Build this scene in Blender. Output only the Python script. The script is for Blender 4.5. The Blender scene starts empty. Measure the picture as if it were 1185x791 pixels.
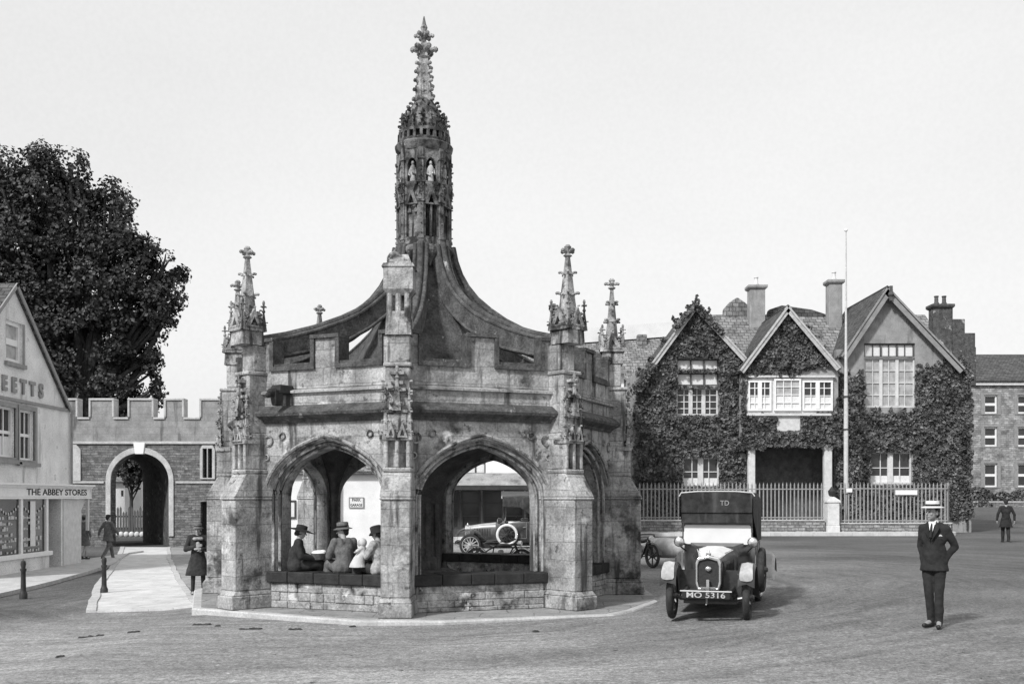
import bpy, bmesh, math, random
from mathutils import Vector, Matrix, noise
from mathutils.geometry import tessellate_polygon
R = math.radians
S = bpy.context.scene
COL = S.collection
rnd = random.Random(7)
F = 1195.0
def P(px, py, Y):                     # a point of the place seen in this direction at depth Y
    return Vector(((px-592.5)/F*Y, Y, 1.8-(py-575.0)/F*Y))
def PX(px, Y): return (px-592.5)/F*Y
def PZ(py, Y): return 1.8-(py-575.0)/F*Y
_GX = [(-200,-.6),(-14,-.57),(-9,-.53),(-7,-.47),(-5.6,-.31),(-1.8,-.28),(2.6,-.22),(4,-.13),(6,-.03),(8,0),(300,0)]
def sm(t): t = max(0,min(1,t)); return t*t*(3-2*t)
def g(x, y):
    z = 0
    for (a,za),(b,zb) in zip(_GX,_GX[1:]):
        if a <= x <= b: z = za+(zb-za)*(x-a)/(b-a); break
    k = sm((y-30)/15)                  # the square levels out behind the cross
    z += k*(-z*.25) if x > -8 else k*(-z*.25)*sm((x+16)/8)
    return z + 1.15*sm((y-56)/34)*sm((x-16)/14)

FOLD=bpy.data.textures.new('cloth_folds','CLOUDS'); FOLD.noise_scale=.11; FOLD.noise_depth=2
# ---------------------------------------------------------------- mesh builder
class MB:
    def __init__(s): s.v=[]; s.f=[]; s.M=[Matrix.Identity(4)]; s.mi=[]; s.cur=0
    def push(s, m): s.M.append(s.M[-1] @ m); return s
    def pop(s): s.M.pop(); return s
    def add(s, vs, fs):
        n=len(s.v); m=s.M[-1]
        s.v += [m @ Vector(v) for v in vs]
        s.f += [tuple(n+i for i in f) for f in fs]; s.mi += [s.cur]*len(fs)
        return s
    def box(s, x0,x1,y0,y1,z0,z1):
        return s.add([(x0,y0,z0),(x1,y0,z0),(x1,y1,z0),(x0,y1,z0),(x0,y0,z1),(x1,y0,z1),(x1,y1,z1),(x0,y1,z1)],
            [(0,3,2,1),(4,5,6,7),(0,1,5,4),(1,2,6,5),(2,3,7,6),(3,0,4,7)])
    def taper(s, c, w0,d0, w1,d1, z0,z1, top=(0,0)):
        x,y=c; a,b=w0/2,d0/2; e,f=w1/2,d1/2; tx,ty=x+top[0],y+top[1]
        return s.add([(x-a,y-b,z0),(x+a,y-b,z0),(x+a,y+b,z0),(x-a,y+b,z0),(tx-e,ty-f,z1),(tx+e,ty-f,z1),(tx+e,ty+f,z1),(tx-e,ty+f,z1)],
            [(0,3,2,1),(4,5,6,7),(0,1,5,4),(1,2,6,5),(2,3,7,6),(3,0,4,7)])
    def loft(s, rings, cap=True, closed=True):
        n=len(rings[0]); vs=[p for r in rings for p in r]; fs=[]
        for i in range(len(rings)-1):
            for j in range(n if closed else n-1):
                a=i*n+j; b=i*n+(j+1)%n
                fs.append((a,b,b+n,a+n))
        if cap and closed:
            fs.append(tuple(reversed(range(n)))); fs.append(tuple(range((len(rings)-1)*n,len(rings)*n)))
        return s.add(vs,fs)
    def lathe(s, prof, n=16, c=(0,0), ph=0.0, sq=1.0):
        return s.loft([[(c[0]+r*math.cos(ph+2*math.pi*k/n), c[1]+sq*r*math.sin(ph+2*math.pi*k/n), z) for k in range(n)] for r,z in prof])
    def tube(s, pts, r, n=8, cap=True):
        pts=[Vector(p) for p in pts]; rs=r if isinstance(r,(list,tuple)) else [r]*len(pts); rings=[]; up=None
        for i,p in enumerate(pts):
            d=(pts[min(i+1,len(pts)-1)]-pts[max(i-1,0)]).normalized()
            if up is None or abs(up.dot(d))>.98: up=Vector((0,0,1)) if abs(d.z)<.9 else Vector((1,0,0))
            a=d.cross(up).normalized(); b=d.cross(a).normalized(); up=-b if False else up
            rings.append([p+a*rs[i]*math.cos(2*math.pi*k/n)-b*rs[i]*math.sin(2*math.pi*k/n) for k in range(n)])
        return s.loft(rings,cap)
    def ell(s, c, rx,ry,rz, n=14, m=9, rot=None):
        rings=[]
        for i in range(m):
            t=math.pi*(i+.5)/m-math.pi/2
            ring=[]
            for k in range(n):
                a=2*math.pi*k/n; p=Vector((rx*math.cos(t)*math.cos(a), ry*math.cos(t)*math.sin(a), rz*math.sin(t)))
                if rot: p=rot @ p
                ring.append(Vector(c)+p)
            rings.append(ring)
        return s.loft(rings)
    def cone(s, p0,p1,r0,r1,n=12):           # limb segment with rounded ends
        p0,p1=Vector(p0),Vector(p1)
        s.ell(p0,r0*.99,r0*.99,r0*.99,n,7); s.ell(p1,r1*.99,r1*.99,r1*.99,n,7)
        return s.tube([p0,p1],[r0,r1],n)
    def plate(s, outer, holes, y0, y1):      # polygon in local XZ, from y0 (front) to y1 (back), with holes
        loops=[outer]+list(holes)
        tri=tessellate_polygon([[Vector((p[0],p[1],0)) for p in l] for l in loops])
        flat=[p for l in loops for p in l]; n=len(flat)
        vs=[(p[0],y0,p[1]) for p in flat]+[(p[0],y1,p[1]) for p in flat]; fs=[]
        for a,b,c in tri:
            A,B,C=flat[a],flat[b],flat[c]
            ar=(B[0]-A[0])*(C[1]-A[1])-(B[1]-A[1])*(C[0]-A[0])
            if abs(ar)<1e-9: continue
            if ar<0: a,c=c,a
            fs.append((a,b,c)); fs.append((n+c,n+b,n+a))
        o=0
        for li,l in enumerate(loops):
            ar=sum(l[i][0]*l[(i+1)%len(l)][1]-l[(i+1)%len(l)][0]*l[i][1] for i in range(len(l)))
            ccw=(ar>0)
            if li>0: ccw=not ccw
            for i in range(len(l)):
                a=o+i; b=o+(i+1)%len(l)
                fs.append((a,a+n,b+n,b) if ccw else (b,b+n,a+n,a))
            o+=len(l)
        return s.add(vs,fs)
    def build(s, name, mat, parent=None, smooth=False, bevel=0, remesh=0, loc=None, rz=None, seg=1, weld=False):
        me=bpy.data.meshes.new(name); me.from_pydata([tuple(v) for v in s.v],[],s.f)
        mats=mat if isinstance(mat,(list,tuple)) else [mat]
        for m in mats: me.materials.append(m)
        if len(mats)>1: me.polygons.foreach_set('material_index', s.mi)
        uv=me.uv_layers.new(name='UVMap').data
        for p in me.polygons:
            nx,ny,nz=p.normal
            l=math.hypot(nx,ny)
            if abs(nz)<.75 and l>1e-6:
                tx,ty=-ny/l,nx/l
                for li in p.loop_indices:
                    c=me.vertices[me.loops[li].vertex_index].co; uv[li].uv=(c.x*tx+c.y*ty, c.z/max(.35,l))
            else:
                for li in p.loop_indices:
                    c=me.vertices[me.loops[li].vertex_index].co; uv[li].uv=(c.x,c.y)
        if smooth:
            me.shade_smooth(); me.set_sharp_from_angle(angle=R(smooth if smooth is not True else 40))
        o=bpy.data.objects.new(name,me); COL.objects.link(o)
        if parent: o.parent=parent
        if loc is not None: o.location=loc
        if rz is not None: o.rotation_euler=(0,0,rz)
        if remesh:
            md=o.modifiers.new('r','REMESH'); md.mode='VOXEL'; md.voxel_size=remesh; md.use_smooth_shade=True
            sd=o.modifiers.new('s','SMOOTH'); sd.factor=.5; sd.iterations=3
            if remesh>=.0129 or name in ('trousers','jacket'):
                dm=o.modifiers.new('folds','DISPLACE'); dm.texture=FOLD; dm.strength=.02; dm.mid_level=.5; dm.texture_coords='LOCAL'
        if bevel:
            b=o.modifiers.new('b','BEVEL'); b.width=bevel; b.segments=seg; b.limit_method='ANGLE'; b.angle_limit=R(40)
        return o
def thing(name,label,cat,loc=(0,0,0),rz=0,group=None):
    o=bpy.data.objects.new(name,None); COL.objects.link(o); o.empty_display_size=.2
    o.location=loc; o.rotation_euler=(0,0,rz); o['label']=label; o['category']=cat
    if group: o['group']=group
    return o
def tag(o,label,cat,group=None,kind=None):
    o['label']=label; o['category']=cat
    if group: o['group']=group
    if kind: o['kind']=kind
    return o
def struct(o): o['kind']='structure'; return o
def copy_tree(o, parent=None):
    c=o.copy(); COL.objects.link(c); c.parent=parent
    for ch in list(o.children): copy_tree(ch,c)
    return c
def T(x=0,y=0,z=0): return Matrix.Translation((x,y,z))
def RZ(a): return Matrix.Rotation(a,4,'Z')
def RX(a): return Matrix.Rotation(a,4,'X')
def RY(a): return Matrix.Rotation(a,4,'Y')
def text(name, body, size, mat, parent, M4, depth=.01, width=None, bold=0.0, lab=None):
    cu=bpy.data.curves.new(name,'FONT'); cu.body=body; cu.size=size; cu.extrude=depth; cu.align_x='CENTER'; cu.align_y='CENTER'
    cu.offset=bold; cu.resolution_u=3
    t=bpy.data.objects.new(name,cu); COL.objects.link(t)
    bpy.context.view_layer.update()
    me=bpy.data.meshes.new_from_object(t.evaluated_get(bpy.context.evaluated_depsgraph_get()))
    bpy.data.objects.remove(t)
    if width:
        xs=[v.co.x for v in me.vertices]; k=width/(max(xs)-min(xs))
        for v in me.vertices: v.co.x*=k
    me.transform(M4 @ RX(math.pi/2)); me.materials.clear(); me.materials.append(mat)
    o=bpy.data.objects.new(name,me); COL.objects.link(o); o.parent=parent
    if lab: o['label']=lab
    return o

# ---------------------------------------------------------------- materials (the photograph is black and white: all greys)
def mat(name, lo, hi=None, scale=3, rough=.9, bump=0, bscale=None, metal=0, brick=None, stain=None, grain=0, world=True, spec=.3, streak=None, stretch=None, dirt=None):
    """lo..hi: greys between which fractal noise runs; brick=(w,h,mortar,mortar grey,contrast);
       stain=(grey, scale, threshold, softness)"""
    m=bpy.data.materials.new(name); m.use_nodes=True; nt=m.node_tree; N=nt.nodes; L=nt.links
    b=N['Principled BSDF']; b.inputs['Roughness'].default_value=rough; b.inputs['Metallic'].default_value=metal
    b.inputs['Specular IOR Level'].default_value=spec
    if hi is None and not brick:
        b.inputs['Base Color'].default_value=(lo,lo,lo,1); hi=lo
        if not (bump or stain or grain): return m
    if hi is None: hi=lo
    if world: co=N.new('ShaderNodeNewGeometry').outputs['Position']
    else: co=N.new('ShaderNodeTexCoord').outputs['Object']
    if stretch:
        mp=N.new('ShaderNodeMapping'); mp.inputs['Scale'].default_value=stretch; L.new(co,mp.inputs['Vector']); co=mp.outputs['Vector']
    def nz(sc,det=8,ro=.6,c=None):
        n=N.new('ShaderNodeTexNoise'); n.inputs['Scale'].default_value=sc; n.inputs['Detail'].default_value=det; n.inputs['Roughness'].default_value=ro
        L.new(c or co,n.inputs['Vector']); return n.outputs['Fac']
    def mr(src,a,bb,c,d):
        r=N.new('ShaderNodeMapRange'); L.new(src,r.inputs['Value'])
        for k,v in zip(('From Min','From Max','To Min','To Max'),(a,bb,c,d)): r.inputs[k].default_value=v
        return r.outputs['Result']
    def ma(op,a,bb):
        n=N.new('ShaderNodeMath'); n.operation=op
        for i,x in enumerate((a,bb)):
            if isinstance(x,(int,float)): n.inputs[i].default_value=x
            else: L.new(x,n.inputs[i])
        return n.outputs[0]
    val=mr(nz(scale),.28,.72,lo,hi)
    h=None
    if grain:
        val=ma('MULTIPLY',val,mr(nz(24,4,.75),.3,.7,1-grain,1+grain))
    if brick:
        bw,bh,mo,mg,bc=brick
        uv=N.new('ShaderNodeTexCoord').outputs['UV']
        # wobble so the courses are never ruler straight
        nn=N.new('ShaderNodeTexNoise'); nn.inputs['Scale'].default_value=1.7; L.new(uv,nn.inputs['Vector'])
        vm=N.new('ShaderNodeVectorMath'); vm.operation='SCALE'; vm.inputs['Scale'].default_value=bh*(.28 if bh>.2 else .75); L.new(nn.outputs['Color'],vm.inputs[0])
        va=N.new('ShaderNodeVectorMath'); va.operation='ADD'; L.new(uv,va.inputs[0]); L.new(vm.outputs[0],va.inputs[1])
        br=N.new('ShaderNodeTexBrick'); L.new(va.outputs[0],br.inputs['Vector'])
        br.inputs['Scale'].default_value=1; br.inputs['Brick Width'].default_value=bw; br.inputs['Row Height'].default_value=bh
        br.inputs['Mortar Size'].default_value=mo; br.inputs['Mortar Smooth'].default_value=.3; br.inputs['Bias'].default_value=0
        br.inputs['Color1'].default_value=(1-bc,)*3+(1,); br.inputs['Color2'].default_value=(1+bc,)*3+(1,); br.inputs['Mortar'].default_value=(mg,)*3+(1,)
        bwn=N.new('ShaderNodeRGBToBW'); L.new(br.outputs['Color'],bwn.inputs[0])
        val=ma('MULTIPLY',val,bwn.outputs[0]); h=ma('MULTIPLY',br.outputs['Fac'],-1.0)
    if stain:
        for sg,ssc,th,so in (stain if isinstance(stain,list) else [stain]):
            k=mr(nz(ssc,9,.65),th-so,th+so,0,1)
            mx=N.new('ShaderNodeMix'); mx.data_type='FLOAT'; L.new(k,mx.inputs[0]); L.new(val,mx.inputs[2]); 
            mx.inputs[3].default_value=sg; val=mx.outputs[0]
    if streak:                             # (grey, scale, threshold): long soft drips or tracks
        sg,sv,th,so=streak
        mp=N.new('ShaderNodeMapping'); mp.inputs['Scale'].default_value=sv; L.new(co,mp.inputs['Vector'])
        k=mr(nz(1,6,.6,mp.outputs['Vector']),th-so,th+so,0,1)
        mx=N.new('ShaderNodeMix'); mx.data_type='FLOAT'; L.new(k,mx.inputs[0]); L.new(val,mx.inputs[2]); mx.inputs[3].default_value=sg; val=mx.outputs[0]
    cc=N.new('ShaderNodeCombineColor'); 
    for i in range(3): L.new(val,cc.inputs[i])
    L.new(cc.outputs[0],b.inputs['Base Color'])
    if bump:
        hh=nz(bscale or scale*4,6,.65)
        if h is not None: hh=ma('ADD',hh,h)
        bp=N.new('ShaderNodeBump'); bp.inputs['Strength'].default_value=bump; bp.inputs['Distance'].default_value=.03
        L.new(hh,bp.inputs['Height']); L.new(bp.outputs[0],b.inputs['Normal'])
    return m
m_ashlar=mat('weathered_ashlar',.14,.5,2.1,streak=(.07,(4,4,.45),.6,.05),bump=.7,bscale=14,brick=(.66,.31,.006,.72,.1),grain=.4,
   stain=[(.06,1.3,.6,.05),(.09,5.5,.63,.04),(.66,1.9,.65,.04)])
m_carved=mat('carved_limestone',.12,.48,4,streak=(.05,(6,6,.8),.58,.05),bump=.9,bscale=18,grain=.4,stain=[(.04,2.1,.58,.05),(.6,3,.66,.04)])
m_shadestone=mat('shade_darkened_stone',.05,.14,4,bump=.6,bscale=10,grain=.3)  # interior shade of vault and porch is put into this dark grey
m_pavdk=mat('worn_grey_flagstone',.2,.34,2.2,bump=.4,bscale=10,brick=(.9,.62,.012,.6,.1),grain=.3,stain=(.1,1.3,.66,.06))
m_lichshade=mat('lichen_and_shade_stone',.03,.13,5,bump=1,bscale=16,grain=.45,stain=(.36,2.6,.65,.04))  # dark lichened stone; its depth also paints shade on cornice and passage
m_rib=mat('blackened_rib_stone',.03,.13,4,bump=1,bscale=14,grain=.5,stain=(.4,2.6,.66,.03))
m_lant=mat('lantern_limestone',.06,.27,4,streak=(.03,(6,6,.8),.56,.04),bump=1,bscale=18,grain=.45,stain=[(.03,3.0,.55,.05),(.6,2.3,.67,.03)])
m_rub=mat('rubble_stone',.13,.34,5,bump=1,bscale=12,brick=(.34,.13,.014,.45,.28),grain=.25,stain=(.06,1.8,.64,.06))
m_rubbig=mat('bench_wall_stone',.2,.55,4,bump=1,bscale=12,brick=(.5,.17,.013,.35,.25),grain=.4,stain=[(.06,2,.6,.05),(.6,2.4,.64,.04)])
m_bench=mat('bench_wall_rubble',.14,.5,3.2,bump=1,bscale=12,grain=.5,stain=[(.05,3,.6,.05),(.6,3.4,.62,.04)])
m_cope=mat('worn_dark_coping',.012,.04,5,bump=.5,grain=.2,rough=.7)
m_pav=mat('pale_flagstone',.42,.62,2.2,bump=.3,bscale=10,brick=(.9,.62,.01,.7,.06),grain=.12,stain=(.2,1.3,.7,.06))
m_kerb=mat('kerb_stone',.34,.52,3,bump=.4,grain=.2)
m_plain=mat('gate_ashlar',.17,.33,2,streak=(.08,(1.6,1.6,.3),.6,.06),bump=.4,bscale=10,brick=(.7,.32,.006,.75,.05),grain=.2,stain=(.1,.8,.68,.08))
m_plaster=mat('roughcast_render',.58,.86,1.2,streak=(.34,(1.6,1.6,.25),.62,.06),bump=.8,bscale=30,grain=.3,stain=(.3,2.4,.68,.08))
m_greyrend=mat('grey_roughcast',.2,.36,2,streak=(.12,(1.6,1.6,.3),.62,.06),bump=.6,bscale=30,grain=.3)
m_lime=mat('limewash',.66,.82,1.5,bump=.2,bscale=20,grain=.06,stain=(.45,1.2,.72,.08))
m_white=mat('white_paint',.7,.82,6,rough=.5,grain=.06)
m_cream=mat('worn_pale_paint',.48,.66,5,rough=.6,grain=.1)
m_dkpaint=mat('dark_paint',.03,.06,4,rough=.5)
m_mid=mat('grey_paint',.2,.3,5,rough=.6,grain=.1)
m_letter=mat('black_lettering',.03)
m_tile=mat('stone_roof_tile',.13,.3,3,bump=1,bscale=14,brick=(.34,.24,.018,.35,.25),grain=.25,stain=(.05,1.3,.62,.08))
m_tiledk=mat('dark_roof_tile',.05,.12,3,bump=1,bscale=14,brick=(.3,.2,.016,.4,.25),grain=.3)
m_lead=mat('pale_lead',.5,.62,1,bump=.2,grain=.08)
m_glass=mat('window_glass',.02,.05,1.5,rough=.12,spec=.5)
m_glassL=mat('old_pale_glass',.22,.5,3,rough=.2,spec=.5)
m_curtain=mat('lace_curtain',.55,.8,9,rough=.95,grain=.15,stretch=(8,8,1))
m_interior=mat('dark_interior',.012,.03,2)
m_wood=mat('old_timber',.06,.12,4,bump=.4,grain=.2,stretch=(4,4,.6))
m_iron=mat('painted_iron',.22,.34,8,rough=.6,grain=.2)
m_irondk=mat('dark_iron',.02,.05,8,rough=.55)
m_bark=mat('bark',.03,.07,6,bump=1,grain=.3)
m_poster=mat('paper_notice',.6,.75,5)
m_carblk=mat('black_coachwork',.01,.05,5,stain=(.11,3,.62,.1),rough=.32,spec=.6,world=False)
m_carlt=mat('pale_coachwork',.26,.5,5,grain=.15,rough=.6,spec=.5,world=False)
m_bonnet=mat('pale_bonnet_top',.55,.72,5,grain=.08,rough=.5,world=False)  # top of the bonnet is paler than its black sides
m_canvas=mat('black_canvas_hood',.01,.05,5,rough=.85,bump=.8,bscale=5,streak=(.07,(7,7,1.2),.6,.08),world=False)
m_canvlt=mat('pale_canvas_edge',.5,.65,8)
m_tyre=mat('tyre_rubber',.02,.05,9,rough=.85,world=False,grain=.3)
m_tyrelt=mat('pale_tyre',.55,.7,9,rough=.8,world=False)
m_nickel=mat('nickel',.6,.7,3,rough=.25,metal=.9,world=False)
m_core=mat('radiator_core',.015,.04,30,rough=.6,world=False)
m_screen=mat('windscreen_sky_glare',.55,.66,2,rough=.1,spec=.7,world=False)  # pale grey stands in for sky reflected in the lower pane
m_skin=mat('skin',.3,.38,9,rough=.6,world=False)
m_skindk=mat('tanned_skin',.2,.3,9,rough=.6,world=False)
m_hair=mat('dark_hair',.015,.035,30,rough=.6,world=False)
m_suit=mat('dark_suit_cloth',.012,.035,9,rough=.95,bump=.25,bscale=20,world=False)
m_tweed=mat('brown_grey_cloth',.08,.17,14,rough=.95,grain=.3,world=False,bump=.3)
m_coat=mat('black_coat_cloth',.015,.05,9,rough=.95,bump=.3,bscale=14,world=False)
m_palecloth=mat('pale_cloth',.42,.6,9,rough=.95,bump=.3,world=False)
m_print=mat('figured_cloth',.12,.5,16,rough=.95,world=False)
m_straw=mat('straw_hat',.62,.76,20,rough=.8,world=False)
m_leather=mat('black_leather',.015,.03,6,rough=.4,world=False)
m_eye=mat('eye',.02,rough=.3)
def leafmat(name,lo,hi):
    m=mat(name,lo,hi,1.4,rough=.55,spec=.4); nt=m.node_tree; N=nt.nodes; L=nt.links
    b=N['Principled BSDF']; src=b.inputs['Base Color'].links[0].from_socket
    gi=N.new('ShaderNodeNewGeometry'); r=N.new('ShaderNodeMapRange'); L.new(gi.outputs['Random Per Island'],r.inputs['Value'])
    r.inputs['To Min'].default_value=.35; r.inputs['To Max'].default_value=2.0
    v=N.new('ShaderNodeVectorMath'); v.operation='SCALE'; L.new(src,v.inputs[0]); L.new(r.outputs[0],v.inputs['Scale']); L.new(v.outputs[0],b.inputs['Base Color'])
    return m
m_leaf=leafmat('tree_leaf',.012,.04)
m_ivy=leafmat('ivy_leaf',.01,.135)
m_bush=leafmat('bush_leaf',.03,.09)
# road: dusty rolled gravel with wheel tracks
def roadmat():
    m=bpy.data.materials.new('dusty_road'); m.use_nodes=True; nt=m.node_tree; N=nt.nodes; L=nt.links
    b=N['Principled BSDF']; b.inputs['Roughness'].default_value=.95; b.inputs['Specular IOR Level'].default_value=.2
    co=N.new('ShaderNodeNewGeometry').outputs['Position']
    def nz(sc,det=8,ro=.6,vec=None,map=None,dist=0,rot=0):
        n=N.new('ShaderNodeTexNoise'); n.inputs['Scale'].default_value=sc; n.inputs['Detail'].default_value=det; n.inputs['Roughness'].default_value=ro; n.inputs['Distortion'].default_value=dist
        c=co
        if map:
            mp=N.new('ShaderNodeMapping'); mp.inputs['Scale'].default_value=map; mp.inputs['Rotation'].default_value=(0,0,rot); L.new(co,mp.inputs['Vector']); c=mp.outputs['Vector']
        L.new(c,n.inputs['Vector']); return n.outputs['Fac']
    def mr(src,a,bb,c,d):
        r=N.new('ShaderNodeMapRange'); L.new(src,r.inputs['Value'])
        for k,v in zip(('From Min','From Max','To Min','To Max'),(a,bb,c,d)): r.inputs[k].default_value=v
        return r.outputs['Result']
    def mul(a,bb):
        n=N.new('ShaderNodeMath'); n.operation='MULTIPLY'; L.new(a,n.inputs[0]); L.new(bb,n.inputs[1]); return n.outputs[0]
    v=mr(nz(.16,5),.32,.68,.13,.26)
    v=mul(v,mr(nz(26,5,.85),.34,.66,.38,1.62))
    v=mul(v,mr(nz(9,8,.85),.33,.67,.55,1.5))
    # wheel tracks that sweep round the cross, and a tone that darkens towards the right
    sp=N.new('ShaderNodeSeparateXYZ'); L.new(co,sp.inputs[0])
    def mt(op,a,bb=0.0):
        n=N.new('ShaderNodeMath'); n.operation=op
        for i,x in enumerate((a,bb)):
            if isinstance(x,(int,float)): n.inputs[i].default_value=x
            else: L.new(x,n.inputs[i])
        return n.outputs[0]
    dx=mt('ADD',sp.outputs[0],4.0); dy=mt('ADD',sp.outputs[1],-23.0)
    rr=mt('SQRT',mt('ADD',mt('MULTIPLY',dx,dx),mt('MULTIPLY',mt('MULTIPLY',dy,dy),1.9))); an=mt('ARCTAN2',dy,dx)
    wob=nz(.35,4); 
    cb=N.new('ShaderNodeCombineXYZ'); L.new(mt('ADD',mt('MULTIPLY',rr,2.6),mt('MULTIPLY',wob,7.0)),cb.inputs[0]); L.new(mt('MULTIPLY',an,1.3),cb.inputs[1])
    tn=N.new('ShaderNodeTexNoise'); tn.inputs['Scale'].default_value=1.0; tn.inputs['Detail'].default_value=3.5; tn.inputs['Roughness'].default_value=.55; L.new(cb.outputs[0],tn.inputs['Vector'])
    v=mul(v,mr(tn.outputs['Fac'],.36,.64,.79,1.23)); v=mul(v,mr(tn.outputs['Fac'],.60,.63,1,.8))
    right_tone=mr(mt('ADD',sp.outputs[0],mt('MULTIPLY',mt('ADD',nz(.18,6),-.5),22.0)),-1.0,12.0,1.1,.5)  # darker towards the right, edge broken by noise
    near_tone=mr(mt('ADD',sp.outputs[1],mt('MULTIPLY',mt('ADD',nz(.3,6),-.5),14.0)),8.0,15.0,1.42,1.0)  # paler in the foreground, edge broken by noise
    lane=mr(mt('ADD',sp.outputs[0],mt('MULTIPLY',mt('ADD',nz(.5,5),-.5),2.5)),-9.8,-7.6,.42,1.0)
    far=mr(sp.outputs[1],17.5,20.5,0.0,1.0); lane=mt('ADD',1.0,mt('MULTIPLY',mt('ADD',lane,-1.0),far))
    v=mul(mul(mul(v,right_tone),near_tone),lane)
    v=mul(v,mr(nz(1.3,8,.75,dist=.8),.62,.69,1,.6))
    v=mul(v,mr(nz(6,4,.6),.68,.71,1,.3))
    v=mul(v,mr(nz(8,3,.6,rot=1,map=(1.1,.9,1)),.70,.73,1,2.0))
    cc=N.new('ShaderNodeCombineColor')
    for i in range(3): L.new(v,cc.inputs[i])
    L.new(cc.outputs[0],b.inputs['Base Color'])
    bp=N.new('ShaderNodeBump'); bp.inputs['Strength'].default_value=.7; bp.inputs['Distance'].default_value=.02
    L.new(nz(22,6,.75),bp.inputs['Height']); L.new(bp.outputs[0],b.inputs['Normal'])
    return m
m_road=roadmat()
m_dung=mat('dark_dropping',.03,.09,9,bump=1)
# ---------------------------------------------------------------- ground
def ground():
    xs=[-400,-200,-100,-60,-40,-30,-24,-20]+[x*.5 for x in range(-36,33)]+[18,21,24,27,30,35,45,60,100,200,400]
    ys=[-60,-20,-5,0,4,8]+[10+i for i in range(0,50)]+[62,65,68,72,76,80,85,90,100,120,160,250,400,700]
    vs=[(x,y,g(x,y)) for y in ys for x in xs]; nx=len(xs)
    fs=[(j*nx+i,j*nx+i+1,(j+1)*nx+i+1,(j+1)*nx+i) for j in range(len(ys)-1) for i in range(nx-1)]
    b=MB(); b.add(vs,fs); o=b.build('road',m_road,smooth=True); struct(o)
ground()
def ribbon(name, A, B, dz, mat_, nu=3, nv=24, skirt=.35, kerb=None, split=None):
    """A sheet between polylines A and B laid on the ground, with a skirt going down round it."""
    def along(pl,t):
        d=[0]
        for p,q in zip(pl,pl[1:]): d.append(d[-1]+math.hypot(q[0]-p[0],q[1]-p[1]))
        s=t*d[-1]
        for i in range(len(pl)-1):
            if s<=d[i+1]+1e-9:
                k=(s-d[i])/max(1e-9,d[i+1]-d[i]); return (pl[i][0]+(pl[i+1][0]-pl[i][0])*k, pl[i][1]+(pl[i+1][1]-pl[i][1])*k)
        return pl[-1]
    b=MB(); G=[]
    for j in range(nv+1):
        a=along(A,j/nv); c=along(B,j/nv)
        G.append([(a[0]+(c[0]-a[0])*i/nu, a[1]+(c[1]-a[1])*i/nu) for i in range(nu+1)])
    G=[[(x+.035*noise.noise(Vector((x*1.3,y*1.3,0)))+.05*noise.noise(Vector((x*.3,y*.3,5))),y+.03*noise.noise(Vector((x,y*1.1,7)))) for x,y in r] for r in G]
    vs=[(x,y,g(x,y)+dz) for r in G for x,y in r]; W=nu+1
    fs=[(j*W+i,j*W+i+1,(j+1)*W+i+1,(j+1)*W+i) for j in range(nv) for i in range(nu)]
    rim=[i for i in range(W)]+[j*W+nu for j in range(1,nv+1)]+[nv*W+i for i in range(nu-1,-1,-1)]+[j*W for j in range(nv-1,0,-1)]
    n=len(vs); vs+=[(vs[i][0],vs[i][1],vs[i][2]-skirt) for i in rim]
    m=len(rim); fs+=[(rim[(k+1)%m],rim[k],n+k,n+(k+1)%m) for k in range(m)]
    b.add(vs,fs); o=b.build(name,mat_); 
    bm=bmesh.new(); bm.from_mesh(o.data); bmesh.ops.recalc_face_normals(bm,faces=bm.faces); bm.to_mesh(o.data); bm.free()
    return struct(o)
# path of pale flags to the gateway
pa=[(-8.35,20.7),(-10.7,27),(-14.4,38),(-18.2,48.5)]; pb=[(-6.35,20.7),(-8.9,27.5),(-12.9,38.6),(-16.2,48.5)]
ribbon('flagged_path',pa,pb,.035,m_pav,4,40)
def off(pl,d): return [(x+d,y) for x,y in pl]
ribbon('path_kerb',off(pa,-.2),off(pa,-.004),.06,m_kerb,1,40)
ribbon('path_kerb',off(pb,.004),off(pb,.16),.05,m_kerb,1,40)
# paving between path and cross, in front of the gateway
ribbon('paving_beside_path',off([(-6.35,21.2),(-8.9,27.5),(-12.9,38.6),(-16.2,48.5)],.17),[(-5.9,21.2),(-5.6,27.5),(-7.6,38.6),(-8.5,48.5)],.028,m_pavdk,6,36)
# shop pavement
ribbon('shop_pavement',[(-15.7,20),(-15.7,30),(-15.7,36),(-15.7,44)],[(-11.6,20.4),(-12.4,28),(-13.6,35.2),(-16.1,43.6)],.1,m_kerb,4,30)
# pavement before the right-hand house
ribbon('house_pavement',[(5.2,47.9),(12,48.0),(17,48.05),(20.2,48.15),(21.1,48.8),(21.35,49.8),(21.7,56),(22.3,66)],[(5.2,53),(12,53),(17,53),(19.4,53),(19.6,53.4),(19.8,54),(20.0,58),(20.3,66)],.15,m_pav,4,40)
# platform (low plinth) of the cross
def poly_slab(name,pts,z0,z1,mat_,bev=.02):
    b=MB(); n=len(pts)
    b.add([(x,y,z0) for x,y in pts]+[(x,y,z1) for x,y in pts],[tuple(range(n-1,-1,-1)),tuple(range(n,2*n))]+[(i,(i+1)%n,n+(i+1)%n,n+i) for i in range(n)])
    return struct(b.build(name,mat_,bevel=bev))
plat=[(-6.9,22.4),(-5.8,18.7),(-2.5,16.8),(-1.1,16.75),(1.75,17.7),(2.2,18.4),(3.5,21.5),(2.9,23.6),(1.2,26.3),(-1.8,27.2),(-4.6,26.6),(-6.8,24.4)]
poly_slab('cross_kerb',plat,-.75,-.205,m_kerb,.025)
cx0,cy0=-1.82,21.6
poly_slab('cross_pavement',[(cx0+(x-cx0)*.965,cy0+(y-cy0)*.965) for x,y in plat],-.5,-.2,m_pavdk,0)
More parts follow.
